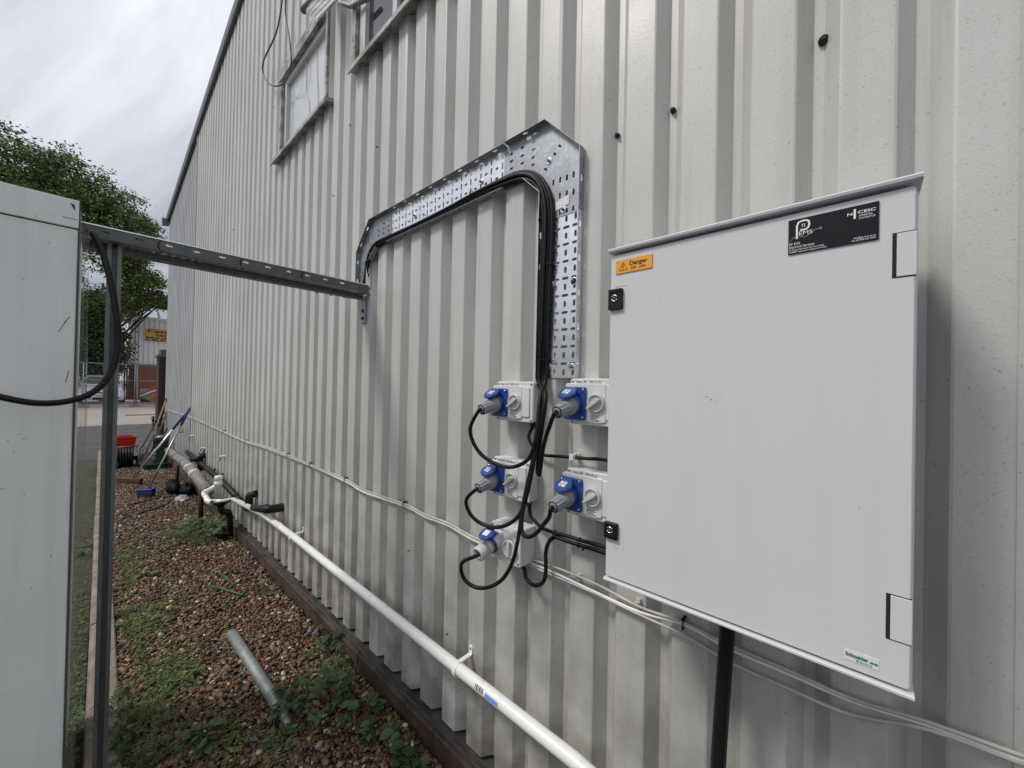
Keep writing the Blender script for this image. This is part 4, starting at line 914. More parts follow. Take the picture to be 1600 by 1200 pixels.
for (px, py, bx, by) in ((716, 1046, 731, 1027), (458, 841, 466, 828)):
    p = onx(px, py, PX); p.y = p.y; b = MB()
    cl = [Vector((PX+.026*math.cos(t), p.y, p.z+.026*math.sin(t))) for t in [2*PI*i/22 for i in range(23)]]
    for i in range(22): 
        a1, a2 = cl[i], cl[i+1]; o1 = Vector((PX, p.y, p.z))+(a1-Vector((PX, p.y, p.z)))*.86; o2 = Vector((PX, p.y, p.z))+(a2-Vector((PX, p.y, p.z)))*.86; e_ = Vector((0, .009, 0))
        b.rings([[a1-e_, a1+e_, o1+e_, o1-e_], [a2-e_, a2+e_, o2+e_, o2-e_]], False)
    b.box(PX-.004, .999, p.y-.008, p.y+.008, p.z+.022, p.z+.030); b.box(.994, .999, p.y-.008, p.y+.008, p.z+.022, p.z+.058)
    sck = part('pipe_clip', b, 'pvc', wp, bevel=.001)
    b = MB(); b.lathe((.994, p.y, p.z+.048), (-1, 0, 0), [(0, .004), (.002, .003)], 8); part('clip_screw', b, 'galvdark', sck)
# printed label wrapped on the pipe
def wrap(px0, py0, px1, py1, a0, a1, m, nm, par, rr=.0218):
    p0 = onx(px0, py0, PX); p1 = onx(px1, py1, PX); ax = (p1-p0).normalized(); n_ = 6; rg = []
    for q in (p0, p1): rg.append([Vector((PX-rr*math.cos(math.radians(a0+(a1-a0)*i/n_)), q.y, q.z+rr*math.sin(math.radians(a0+(a1-a0)*i/n_)))) for i in range(n_+1)])
    b = MB(); b.rings(rg, False, False, True); return part(nm, b, m, par)
M['lblue'] = mat('pale_blue_print', (.16, .33, .60), .4)
def pl(t): a = onx(745, 1067, PX); b_ = onx(785, 1099, PX); return a.lerp(b_, t)
def wrap2(t0, t1, a0, a1, m, nm, par, rr=.0219):
    p0 = pl(t0); p1 = pl(t1); n_ = 6; rg = []
    for q in (p0, p1): rg.append([Vector((PX-rr*math.cos(math.radians(a0+(a1-a0)*i/n_)), q.y, q.z+rr*math.sin(math.radians(a0+(a1-a0)*i/n_)))) for i in range(n_+1)])
    b = MB(); b.rings(rg, False, False, True); return part(nm, b, m, par)
lb = wrap2(.05, 1.0, -8, 48, 'label', 'pipe_label', wp)
wrap2(.50, .98, -4, 30, 'lblue', 'blue_print', lb, .0222)
for i in range(6): wrap2(.10+i*.055, .125+i*.055+.012*(i % 2), 0, 42, 'ink', 'barcode_line', lb, .0222)

duct = thing('old_duct', (.82, 6, 0), 'fat dirty grey duct with pale bands lying along the wall foot', 'duct')
dl = [onx(264, 704, .82), onx(288, 722, .82), onx(308, 745, .82), onx(326, 768, .82)]
b = MB(); b.tube(dl, .052, 20); part('duct_tube', b, 'duct', duct)
for i in range(9):
    t = i/8*.92+.03; p = dl[0].lerp(dl[-1], t); q = dl[0].lerp(dl[-1], t+.012)
    seg = min(int(t*3), 2); 
    def pos(t_):
        y_ = dl[0].y+(dl[-1].y-dl[0].y)*t_
        for a_, c_ in zip(dl[:-1], dl[1:]):
            if c_.y <= y_ <= a_.y: return a_.lerp(c_, (a_.y-y_)/(a_.y-c_.y))
        return dl[-1]
    b = MB(); b.tube([pos(t), pos(min(t+(.035 if i in (5, 6) else .016), .999))], .0555, 20); part('duct_band', b, 'pvcold' if i in (5, 6) else 'duct', duct)
for yy in (6.9, 5.2):
    b = MB(); b.tube([(.82, yy, .02), (.82, yy, .40)], .022, 10); part('duct_support', b, 'pvcblack', duct)
gl = thing('gully', (.84, 4.4, 0), 'black gully hopper under the white trap', 'gully')
q = onx(345, 774, .83)
b = MB(); b.lathe(q+Vector((0, 0, -.12)), (0, 0, 1), [(0.03, .04), (.055, .06), (.065, .08), (.075, .08), (.075, .066), (.05, .05)], 20); part('hopper', b, 'pvcblack', gl)
b = MB(); b.tube(smooth_path([q+Vector((0, 0, -.10)), q+Vector((.02, .02, -.16)), q+Vector((.09, .10, -.22)), Vector((q.x+.10, q.y+.12, .02))], 5), .027, 12); part('downpipe', b, 'pvcblack', gl)

bpipe = thing('black_waste_pipe', (.95, 5.5, 0), 'black waste pipe with elbows running low along the cladding', 'pipe')
r0 = .027
l1 = [onx(292, 706, .955), onx(312, 722, .955), onx(345, 750, .955), onx(385, 792, .955)]
b = MB(); b.tube(l1, r0, 14); part('pipe_run', b, 'pvcblack', bpipe)
b = MB(); b.tube([onx(388, 794, .955), onx(406, 794.5, .925), onx(418, 796, .903)], r0, 14); part('branch_pipe', b, 'pvcblack', bpipe)
b = MB(); q = onx(418, 796, .901); b.tube(smooth_path([q+Vector((.006, .05, -.002)), q, q+Vector((.035, -.012, 0)), q+Vector((.10, -.02, 0))], 4), .031, 14); part('elbow', b, 'pvcblack', bpipe)
b = MB(); q = onx(389, 792, .955); b.tube(smooth_path([q+Vector((0, 0, -.03)), q+Vector((0, 0, .06)), q+Vector((.0, -.01, .10)), q+Vector((.04, -.05, .12))], 5), .030, 14); part('elbow', b, 'pvcblack', bpipe)
for (px, py) in ((313, 728),):
    q = onx(px, py, .955); b = MB(); b.tube(smooth_path([q+Vector((0, 0, -.06)), q+Vector((0, 0, .06)), q+Vector((.0, -.01, .11)), q+Vector((.04, -.05, .14))], 5), .032, 14); part('elbow', b, 'pvcblack', bpipe)
b = MB(); q = onx(291, 722, .90); q2 = onx(311, 716, .94); b.tube(smooth_path([q+Vector((0, 0, -.12)), q, q2], 4), .027, 12); part('branch_pipe', b, 'pvcblack', bpipe)
for (px, py) in ((334, 736), (346, 744), (318, 706)):
    q = onx(px, py, .96); b = MB(); b.tube(smooth_path([q+Vector((-.03, .10, -.03)), q+Vector((-.02, .04, -.035)), q+Vector((0, 0, 0)), q+Vector((.01, -.01, .03))], 5), .008, 7); part('pipe_hook', b, 'pvcblack', bpipe)
for i, (px, py, lab) in enumerate(((349, 713, 'white overflow spout poking from the wall above the black pipe'), (318, 700, 'small white spout above the far black elbow'), (300, 681, 'white tap fitting on the wall behind the broom poles'))):
    q = onx(px, py, .985); b = MB(); b.tube(smooth_path([q+Vector((.02, -.02, .0)), q, q+Vector((-.02, .03, -.008)), q+Vector((-.025, .05, -.045)), q+Vector((-.035, .07, -.055))], 4), .011, 8); solo('overflow_spout', b, 'pvcold', lab, 'spout')

# ================================================================== THINGS ON THE GRAVEL
ax_tube = [onz(362, 990, .085), onz(385, 1025, .08), onz(415, 1072, .078), onz(438, 1108, .075)]
gt = thing('steel_tube', tuple(ax_tube[0]), 'pale green grey steel tube lying on the gravel', 'tube')
b = MB(); b.tube(ax_tube, .0245, 18, False); part('tube_wall', b, 'tube', gt, solid=.003)
b = MB(); b.tube([onz(441, 1111, .06), onz(450, 1135, .052)], .019, 14); part('tube_end', b, 'tube', gt)
gf = thing('green_bracket', tuple(onz(355, 910, .07)), 'dark green bent steel bracket lying on the gravel', 'bracket')
zp6 = lambda l: [onz(60+a/3., 800+c/3., h) for a, c, h in l]
b = MB(); b.tube(zp6([(800, 345, .075), (870, 362, .075), (955, 388, .07), (975, 368, .09)]), .007, 7); b.tube(zp6([(835, 282, .09), (880, 305, .085), (915, 340, .075), (890, 360, .07)]), .007, 7); b.tube(zp6([(800, 345, .075), (815, 325, .085), (835, 282, .09)]), .006, 7); b.tube(zp6([(850, 290, .085), (890, 325, .075)]), .004, 6)
part('frame', b, 'greensteel', gf)
b = MB(); b.tube(smooth_path([tuple(onz(px, py, .065)) for px, py in ((378, 940), (384, 975), (400, 1010), (415, 1045), (425, 1075), (428, 1130), (420, 1160))], 5), .0035, 6); solo('dry_stalk', b, 'stem', 'thin brown stalk bent across the steel tube', 'stalk')
cable('black_hose', [onz(px, py, .065) for px, py in ((200, 790), (240, 780), (272, 776), (255, 790), (225, 800), (190, 812), (200, 822), (240, 828), (280, 822), (310, 812))], .009, 'rubber', 'thin black hose trailing over the gravel under the duct', cat='hose')
cable('brown_hose', [onz(px, py, .065) for px, py in ((178, 751), (200, 750), (235, 752), (262, 760), (275, 775))], .008, 'wooddark', 'brown stick like hose crossing the gravel by the brooms', cat='hose')
def crumple(name, c, s, m, lab, cat, seed, n=1):
    b = MB(); r_ = random.Random(seed); rg = []
    for i in range(7):
        ph = -PI/2+PI*i/6; rg.append([Vector(c)+Vector((s[0]*math.cos(ph)*math.cos(t)*r_.uniform(.6, 1.15), s[1]*math.cos(ph)*math.sin(t)*r_.uniform(.6, 1.15), s[2]*(math.sin(ph)+1)*r_.uniform(.8, 1.15))) for t in [2*PI*j/12 for j in range(12)]])
    b.rings(rg, True, True, m == 'bag'); return solo(name, b, m, lab, cat)
crumple('bin_bag', onz(288, 772, .05)+Vector((.02, 0, 0)), (.10, .26, .07), 'bag', 'crumpled black bin bag under the duct nearest the brooms', 'bag', 1)
crumple('bin_bag', Vector((.88, 4.6, .05)), (.045, .20, .05), 'bag', 'black bin bag sagging under the white trap', 'bag', 2)
crumple('bin_bag', Vector((.78, 6.9, .05)), (.10, .35, .08), 'bag', 'black bin bag at the far end beneath the duct', 'bag', 3)
crumple('plastic_wrap', onz(284, 782, .05), (.07, .14, .03), 'plastic', 'torn clear plastic wrap beside the black bin bags', 'litter', 4)
crumple('plastic_wrap', onz(287, 822, .05), (.05, .05, .012), 'plastic', 'flattened white plastic scrap next to the weeds', 'litter', 5)
b = MB(); c_ = onz(505, 1140-0, .055); 
# broken brick by the brambles
q = onz(572, 1135, .05); b = MB(); b.fbox(Fr(q, (1, .3, .1), (-.3, 1, .1)), -.03, .03, -.04, .04, 0, .03, .006); solo('broken_brick', b, 'brick', 'broken reddish brick piece among the brambles', 'brick')

# brooms leaning on the wall
def broom(base, top, hm, hs, grip, lab, rot, gm='alupole'):
    base = Vector(base); top = Vector(top); r = thing('broom', tuple(base), lab, 'broom')
    d = (top-base); ln = d.length; d.normalize()
    b = MB(); b.tube([base+d*.03, base+d*(ln-.26)], .0125, 10); part('handle', b, gm, r)
    b = MB(); b.tube([base+d*(ln-.27), base+d*(ln-.02), top], [.015, .017, .013], 10); part('grip', b, grip, r)
    f = Fr(base, (math.cos(rot), math.sin(rot), 0), (-math.sin(rot), math.cos(rot), 0))
    b = MB(); b.fbox(f, -hs[0]/2, hs[0]/2, -hs[1]/2, hs[1]/2, .0, hs[2], .008); h = part('head', b, hm, r)
    b = MB(); b.fbox(f, -hs[0]/2+.01, hs[0]/2-.01, -hs[1]/2+.005, hs[1]/2-.005, -.045, 0); part('bristles', b, 'wooddark', h)
    return r
bb1 = onz(203, 752, .10); tp1 = onx(290, 647, .96)
broom(bb1, tp1, 'wooddark', (.36, .06, .045), 'navy', 'silver broom with a brown head, left of the pair leaning on the wall', -.9)
bb2 = onz(228, 771, .11); tp2 = onx(297, 637, .96)
broom(bb2, tp2, 'navy', (.17, .08, .06), 'navy', 'silver broom with a blue head, right of the pair leaning on the wall', -.6, 'alu')
# long handled tools at the corner pillar
tools = [((228, 708), (262, 618), 'wood', .013, 'pale wooden handled rake leaning highest against the pillar'), ((233, 715), (263, 640), 'wooddark', .013, 'dark wooden shovel handle leaning in front of the pillar'),
         ((221, 700), (246, 655), 'wooddark', .012, 'dark shovel with a black grip at the left of the tool bundle'), ((240, 712), (258, 648), 'wood', .012, 'short pale fork handle close to the pillar'), ((226, 712), (251, 660), 'alupole', .011, 'thin silver pole in the tool bundle by the pillar'), ((242, 705), (239, 652), 'blackplastic', .012, 'upright spade with black shaft in the tool bundle'), ((246, 700), (268, 657), 'blackplastic', .012, 'black mop handle leaning right of the tool bundle')]
for (p0, p1, m_, rr, lab) in tools:
    a_ = ony(*p0, 9.3); a_.z = max(a_.z, .08); c_ = ony(*p1, 10.1); r = thing('garden_tool', tuple(a_), lab, 'tool', 'long handled tools leaning by the pillar')
    b = MB(); b.tube([a_, a_.lerp(c_, .5)+Vector((random.uniform(-.01, .01), 0, 0)), c_], rr*1.05, 8); part('handle', b, m_, r)
    b = MB(); d = (c_-a_).normalized(); f = Fr(a_-d*.10, (1, 0, 0), d); b.fbox(f, -.045, .045, -.12, .10, -.008, .008, .02); part('blade', b, 'galvdark', r)
    b = MB(); b.tube([c_-d*.12, c_+d*.01], rr*1.8, 8); part('grip', b, 'blackplastic' if m_ != 'wood' else 'wood', r)
# red tub
def tub(name, c, w_, d_, h_, m, lab, cat):
    b = MB(); c = Vector(c)
    def rc(s, z): return [c+Vector((x*s*w_/2, y*s*d_/2, z)) for x, y in ((-1, -.8), (-.8, -1), (.8, -1), (1, -.8), (1, .8), (.8, 1), (-.8, 1), (-1, .8))]
    b.rings([rc(.78, 0), rc(1, h_), rc(1.05, h_), rc(1.05, h_-.02), rc(.97, h_-.02), rc(.75, .02)], True); return solo(name, b, m, lab, cat, bevel=.004)
p = ony(192, 705, 11.3); tub('red_tub', (p.x-.02, 11.3, .02), .42, .4, .36, 'red', 'open red plastic tub behind the hose reel', 'tub')
p = ony(212, 728, 9.6); p2 = onz(242, 735, .05)
tub('green_tray', (p2.x+.01, 9.0, .06), .34, .5, .10, 'greenp', 'shallow green plastic tray on the gravel behind the brooms', 'tray')
hr = thing('hose_reel', (.42, 9.3, .05), 'dark green hose reel on a tubular frame with coiled black hose', 'hose reel')
for i in range(5):
    b = MB(); c_ = Vector((.36+i*.035, 9.3, .22)); b.tube([c_+Vector((0, math.cos(t)*.15, math.sin(t)*.15)) for t in [2*PI*j/20 for j in range(21)]], .017, 8); part('hose_coil', b, 'rubber', hr)
for xx in (.31, .58):
    b = MB(); b.tube([Vector((xx, 9.08, .07)), Vector((xx, 9.5, .07)), Vector((xx, 9.42, .40)), Vector((xx, 9.16, .40)), Vector((xx, 9.08, .07))], .012, 8); part('side_frame', b, 'galvdark', hr)
for yy, zz in ((9.08, .07), (9.5, .07), (9.3, .41)):
    b = MB(); b.tube([(.31, yy, zz), (.58, yy, zz)], .011, 8); part('cross_bar', b, 'galvdark', hr)
b = MB(); b.lathe((.32, 9.3, .22), (1, 0, 0), [(0, .17), (.01, .17), (.01, .05), (.24, .05), (.24, .17), (.25, .17)], 20); part('drum', b, 'dkgreen', hr)
p = ony(226, 698, 10.0); b = MB(); b.fbox(Fr((p.x-.05, 10.0, .12), (1, .2, 0), (0, .2, 1)), -.06, .06, 0, .08, 0, .03, .01); solo('yellow_scoop', b, 'yellow', 'small yellow scoop beside the wooden tool handles', 'scoop')
p = ony(241, 695, 9.9); b = MB(); b.fbox(Fr((p.x, 9.9, .16), (1, .1, .4), (-.3, .2, 1)), -.06, .06, -.03, .07, 0, .05, .015); solo('pink_dustpan', b, 'maroon', 'dark pink dustpan among the tool blades', 'dustpan')
dd = thing('grey_bin', (.86, 9.0, .05), 'weathered grey metal bin with a lid beside the corner', 'bin')
b = MB(); b.lathe((.86, 9.0, .05), (0, 0, 1), [(0, .07), (.5, .088), (.50, .092)], 20); part('body', b, 'galvdark', dd)
b = MB(); b.lathe((.86, 9.0, .555), (0, 0, 1), [(0, .105), (.02, .105), (.05, .06), (.055, .02)], 20); part('lid', b, 'galvdark', dd)
bt = onx(283, 676, .93); b = MB(); b.lathe(bt, (0, 0, 1), [(0, .03), (.05, .032), (.06, .012), (.09, .012)], 10); b.tube([bt+Vector((0, 0, .07)), bt+Vector((-.05, -.03, .09))], .008, 6); solo('spray_bottle', b, 'pvcold', 'small white spray bottle hung on the far cladding', 'bottle')

# ================================================================== BRICK PILLAR AT THE FAR END
bpil = thing('brick_pillar', (1.05, 10.6, 0), 'dark brick gate pillar with a stone cap just past the wall end', 'pillar')
px0, px1, py0, py1 = .915, 1.35, 10.42, 10.85
b = MB(); b.box(px0+.006, px1-.006, py0+.006, py1-.006, 0, 2.02); part('pillar_core', b, 'mortar', bpil)
q = MB().box(0, .209, 0, .1, 0, .064); me0 = None
for row in range(27):
    z = .01+row*.0745
    offs = [(0, .209), (.215, .209)] if row % 2 == 0 else [(0, .1), (.109, .209), (.326, .104)]
    for (a_, ln) in offs:
        b = MB().box(0, 1, 0, .1, 0, .064) if me0 is None else None
        if me0 is None: o = part('brick', b, 'brick2', bpil, local=True); me0 = o.data
        else: o = link_mesh('brick', me0, bpil)
        o.scale = (ln, 1, 1); o.location = Vector((px0+a_+random.uniform(-.002, .002)-1.05, py0-.004+random.uniform(-.003, .003)-10.6, z))
    # side bricks (towards the road)
    for (a_, ln) in (((.103, .209), (.318, .108)) if row % 2 == 0 else ((.103, .12), (.229, .2))):
        o = link_mesh('brick', me0, bpil); o.scale = (ln, 1, 1); o.rotation_euler = (0, 0, PI/2); o.location = Vector((px0+.098-1.05+random.uniform(-.002, .002), py0+a_-10.6, z))
b = MB(); b.box(px0-.03, px1+.03, py0-.03, py1+.03, 2.02, 2.075); b.box(px0+.02, px1-.02, py0+.02, py1-.02, 2.075, 2.18); part('cap', b, 'galvdark', bpil, bevel=.008)
b = MB(); b.box(1.1, 1.25, 10.30, 10.38, 2.0, 2.22); part('junction_box', b, 'blackplastic', bpil)

# ================================================================== FAR SIDE OF THE YARD
YB = 36.
fb = thing('far_building', (3.5, YB, 0), 'white corrugated building over a red brick base across the yard', 'building')
b = MB(); x = 2.2
def corr(x0, x1, z0, z1f, par, m, p_=.26, nm='cladding_sheet'):
    b = MB(); x = x0; pts = []
    while x < x1: pts += [(x, YB), (x+p_*.5, YB), (x+p_*.6, YB+.06), (x+p_*.9, YB+.06)]; x += p_
    pts.append((x, YB))
    for (a_, ya), (c_, yb) in zip(pts[:-1], pts[1:]): b.add([(a_, ya, z0), (c_, yb, z0), (c_, yb, z1f(c_)), (a_, ya, z1f(a_))], [(0, 1, 2, 3)])
    return part(nm, b, m, par)
zt = lambda x: 5.65
for i in range(6): corr(2.12+i*1.56, 2.12+(i+1)*1.56-.01, 2.6, zt, fb, 'corr')
b = MB(); b.add([(1.42, YB-.02, 2.58), (2.12, YB-.02, 2.58), (2.12, YB-.02, 5.75), (1.80, YB-.02, 5.7)], [(0, 1, 2, 3)]); b.add([(1.42, YB-.02, 2.58), (1.80, YB-.02, 5.7), (1.80, YB+6, 5.7), (1.42, YB+6, 2.58)], [(0, 1, 2, 3)]); part('gable_panel', b, 'corr', fb)
b = MB(); b.box(1.95, 1.97, YB-.05, YB-.02, 2.6, 5.6); b.box(2.11, 2.13, YB-.05, YB-.0, 2.6, 5.7); part('panel_joint', b, 'trim', fb)
b = MB(); b.box(1.8, 12, YB-.12, YB+6, 5.66, 5.80); part('eaves_trim', b, 'corr', fb)
b = MB(); b.box(1.42, 12, YB-.10, YB+.1, 2.50, 2.60); part('sill_trim', b, 'trim', fb)
b = MB(); b.box(2.14, 12, YB+.02, YB+.3, 0, 2.5); part('brick_backing', b, 'mortar2', fb)
mq = None; cnt = 0
for row in range(29):
    z = .22+row*.078
    x = 2.14+(0 if row % 2 else -.11)
    while x < 4.3 and cnt < 290:
        if mq is None: o = part('brick', MB().box(0, .205, -.02, .02, 0, .062), 'redbrick', fb, local=True); mq = o.data
        else: o = link_mesh('brick', mq, fb)
        o.location = Vector((x-3.5, .015, z)); x += .2205; cnt += 1
b = MB(); b.box(4.3, 12, YB, YB+.02, 0, 2.5); part('brick_wall_rest', b, 'redbrick', fb)
b = MB()
for i in range(6): b.box(1.45+i*.115, 1.53+i*.115, YB-.1, YB, .2, 2.5)
part('timber_slats', b, 'wooddark', fb)
b = MB(); b.box(2.62, 3.2, YB-.35, YB-.3, 1.05, 1.25) ; b = MB(); b.tube([(3.1, YB-.2, 5.8), (3.02, YB-.2, 6.25)], .07, 8); part('roof_vent', b, 'corr', fb)
# sign
sg = thing('taxi_sign', (3.1, YB-.06, 4.2), 'orange taxi company sign on the white corrugated wall', 'sign')
q0 = ony(228, 513, YB-.08); q1 = ony(228, 532, YB-.08); sx0, sz1, sz0 = q0.x, q0.z, q1.z; sw = 2.3
b = MB(); b.box(sx0, sx0+sw, YB-.09, YB-.05, sz0, sz1); part('sign_board', b, 'signy', sg); H = sz1-sz0
for (t, s_, zz, xx, sxx) in (('Castle', .36, .70, .06, 1.9), ('taxis', .34, .42, .5, 1.75), ('Business Cars', .17, .235, .02, 1.45), ('01462 477333', .21, .03, .02, 1.45)):
    text_mesh(t, H*s_, Fr((sx0+xx, YB-.095, sz0+H*zz), (1, 0, 0), (0, 0, 1)), 'ink', sg, sx=sxx, bold=.008, ex=.003)
# reddish fence panel / low wall with red plough blade
dgr = thing('plough_blade', (2.2, 26, .2), 'red and rusty brown steel digger bucket behind the fence', 'bucket')
f = Fr((0, 30.6, 0), (1, 0, 0), (0, 0, 1))
def pf(px, py): q = ony(px, py, 30.6); return (q.x, q.z)
b = MB(); b.prism(f, [pf(*c) for c in ((219, 620), (236, 611), (249, 606), (256, 606), (256, 629), (240, 629))], -.5, 0); part('bucket_shell', b, 'tan', dgr)
b = MB(); b.prism(f, [pf(*c) for c in ((234, 611), (241, 604), (249, 602), (258, 602), (258, 610), (240, 614))], -.55, .03); part('red_arm', b, 'red', dgr)
b = MB(); b.prism(f, [pf(*c) for c in ((240, 621), (258, 620), (258, 627), (240, 628))], -.45, .03); part('red_side', b, 'red', dgr)
b = MB(); b.tube([Vector((pf(219, 619)[0], 30.57, pf(219, 619)[1])), Vector((pf(237, 612)[0], 30.57, pf(237, 612)[1])), Vector((pf(250, 608)[0], 30.57, pf(250, 608)[1]))], .035, 6); part('cutting_edge', b, 'label', dgr)
b = MB(); b.box(2.0, 4.5, 31.6, 31.9, .15, 1.0); solo('grey_skip', b, 'galvd', 'dull grey skip standing behind the red digger bucket', 'skip')
b = MB(); b.box(2.0, 4.5, 31.50, 31.58, .15, .72); solo('dark_hoarding', b, 'wooddark', 'dark low board standing in front of the grey skip', 'board')
# temporary fence panels
def heras(x0, x1, yy, lab, z0=.22, h=2.1):
    r = thing('mesh_fence_panel', ((x0+x1)/2, yy, z0), lab, 'fence', 'temporary mesh fence panels across the yard')
    for xx in (x0, x1, (x0+x1)/2): b = MB(); b.tube([(xx, yy, z0), (xx, yy, z0+h)], .021, 8); part('fence_post', b, 'galvd', r)
    for zz in (z0+.12, z0+h*.60, z0+h): b = MB(); b.tube([(x0, yy, zz), (x1, yy, zz)], .016, 8); part('fence_rail', b, 'galvd', r)
    b = MB(); x = x0
    while x < x1: b.box(x-.0012, x+.0012, yy-.002, yy+.002, z0+.12, z0+h); x += .08
    z = z0+.15
    while z < z0+h: b.box(x0, x1, yy-.0045, yy-.0021, z-.0012, z+.0012); z += .14
    o = part('wire_mesh', b, 'galvd', r, kind='stuff')
    return r
heras(-3.4, -1.85, 28.0, 'mesh fence panel furthest left behind the container'); heras(-1.75, -.25, 28.0, 'mesh fence panel directly in front of the car bonnet left side'); heras(-.15, 1.55, 28.02, 'mesh fence panel in front of the right half of the car')
heras(1.62, 3.3, 28.0, 'mesh fence panel in front of the digger bucket')
for xx, lab in ((1.58, 'orange brown fence foot block right of the car'), (-.2, 'fence foot block in front of the car')):
    b = MB(); b.box(xx-.18, xx+.18, 27.8, 28.2, .13, .25); solo('fence_foot', b, 'tan', lab, 'fence foot', 'fence foot blocks', bevel=.02)
b = MB(); b.box(1.0, 2.1, 22.3, 22.7, .05, .075); solo('drain_cover', b, 'galvdark', 'long grey drain cover set in the pinkish yard', 'drain cover')
# white car
cr_ = thing('white_car', (.43, 30.6, .19), 'silvery white hatchback facing the alley behind the mesh fence', 'car')
cx, cy, cz = .43, 30.4, .19
def sec(y, hw, zb, zt_, hw2, rr=.12):
    return [Vector((cx+a*hw, cy+y, cz+z)) for a, z in ((-1, zb+.1), (-.96, zb), (.96, zb), (1, zb+.1), (1, (zb+zt_)/2))] + [Vector((cx+hw2, cy+y, cz+zt_-.03)), Vector((cx+hw2*.8, cy+y, cz+zt_)), Vector((cx-hw2*.8, cy+y, cz+zt_)), Vector((cx-hw2, cy+y, cz+zt_-.03)), Vector((cx-hw, cy+y, cz+(zb+zt_)/2))]
b = MB(); b.rings([sec(0, .60, .28, .55, .55), sec(.06, .72, .2, .66, .66), sec(.2, .83, .18, .78, .74), sec(.5, .88, .18, .90, .76), sec(1.1, .90, .18, 1.02, .80), sec(1.3, .90, .18, 1.04, .82), sec(3.4, .90, .2, 1.06, .82), sec(3.9, .84, .3, .95, .76)], True, True, True); part('body', b, 'carwhite', cr_)
b = MB(); 
def cab(y, hw, z): return [Vector((cx+s*hw, cy+y, cz+z)) for s in (-1, -.85, .85, 1)]
b.rings([cab(1.12, .76, 1.0)+cab(1.10, .74, .98)[::-1], cab(1.80, .62, 1.50)+cab(1.80, .62, 1.0)[::-1], cab(2.2, .62, 1.56)+cab(2.2, .62, 1.0)[::-1], cab(3.3, .60, 1.52)+cab(3.3, .60, 1.0)[::-1], cab(3.75, .70, 1.05)+cab(3.75, .7, 1.0)[::-1]], True, True, False); part('cabin', b, 'carwhite', cr_)
b = MB(); b.add([(cx-.64, cy+1.20, cz+1.065), (cx+.64, cy+1.20, cz+1.065), (cx+.53, cy+1.74, cz+1.475), (cx-.53, cy+1.74, cz+1.475)], [(0, 1, 2, 3)]); part('windscreen', b, 'windscreen', cr_, solid=.01)
for s in (-1, 1):
    b = MB(); b.tube([(cx+s*.70, cy+1.18, cz+1.05), (cx+s*.58, cy+1.76, cz+1.49)], .025, 6); part('windscreen_pillar', b, 'blackplastic', cr_)
    b = MB(); b.lathe((cx+s*.62, cy+.14, cz+.66), (s*.35, -1, .25), [(0, .14), (.04, .13), (.06, .09), (.07, .02)], 14); part('headlight', b, 'lens', cr_)
    b = MB(); b.fbox(Fr((cx+s*.52, cy+.03, cz+.33), (1, 0, 0), (0, 0, 1)), -.13, .13, -.05, .05, 0, .03, .03); part('fog_light', b, 'blackplastic', cr_)
    b = MB(); b.fbox(Fr((cx+s*.93, cy+1.35, cz+1.02), (1, 0, 0), (0, 0, 1)), -.08, .08, -.06, .07, -.04, .04, .03); part('door_mirror', b, 'blackplastic', cr_)
    for yy in (.75, 3.1):
        b = MB(); b.lathe((cx+s*.72, cy+yy, cz+.30), (s, 0, 0), [(0, .30), (.16, .30), (.18, .27), (.18, .18)], 20); wl = part('wheel', b, 'tyre', cr_)
        b = MB(); b.lathe((cx+s*.89, cy+yy, cz+.30), (s, 0, 0), [(0, .19), (.02, .19), (.02, .05)], 14); part('rim', b, 'galvd', wl)
b = MB(); b.fbox(Fr((cx, cy+.03, cz+.60), (1, 0, 0), (0, 0, 1)), -.42, .42, -.035, .035, -.01, .02, .02); part('grille', b, 'blackplastic', cr_)
b = MB(); b.fbox(Fr((cx, cy+.0, cz+.30), (1, 0, 0), (0, 0, 1)), -.36, .36, -.07, .05, -.02, .02, .03); part('lower_grille', b, 'blackplastic', cr_)
b = MB(); b.fbox(Fr((cx, cy-.02, cz+.46), (1, 0, 0), (0, 0, 1)), -.26, .26, -.055, .055, 0, .015); pt_ = part('number_plate', b, 'label', cr_)
text_mesh('WO06 MTX', .09, Fr((cx-.235, cy-.037, cz+.43), (1, 0, 0), (0, 0, 1)), 'ink', pt_, sx=1.05, bold=.003)
b = MB(); ch = [(-.07, 0), (0, .045), (.07, 0), (.07, .02), (0, .065), (-.07, .02)]; b.prism(Fr((cx, cy-.0, cz+.66), (1, 0, 0), (0, 0, 1)), ch, 0, .03); b.prism(Fr((cx, cy-.0, cz+.61), (1, 0, 0), (0, 0, 1)), ch, 0, .03); part('chevron_badge', b, 'zinc', cr_)

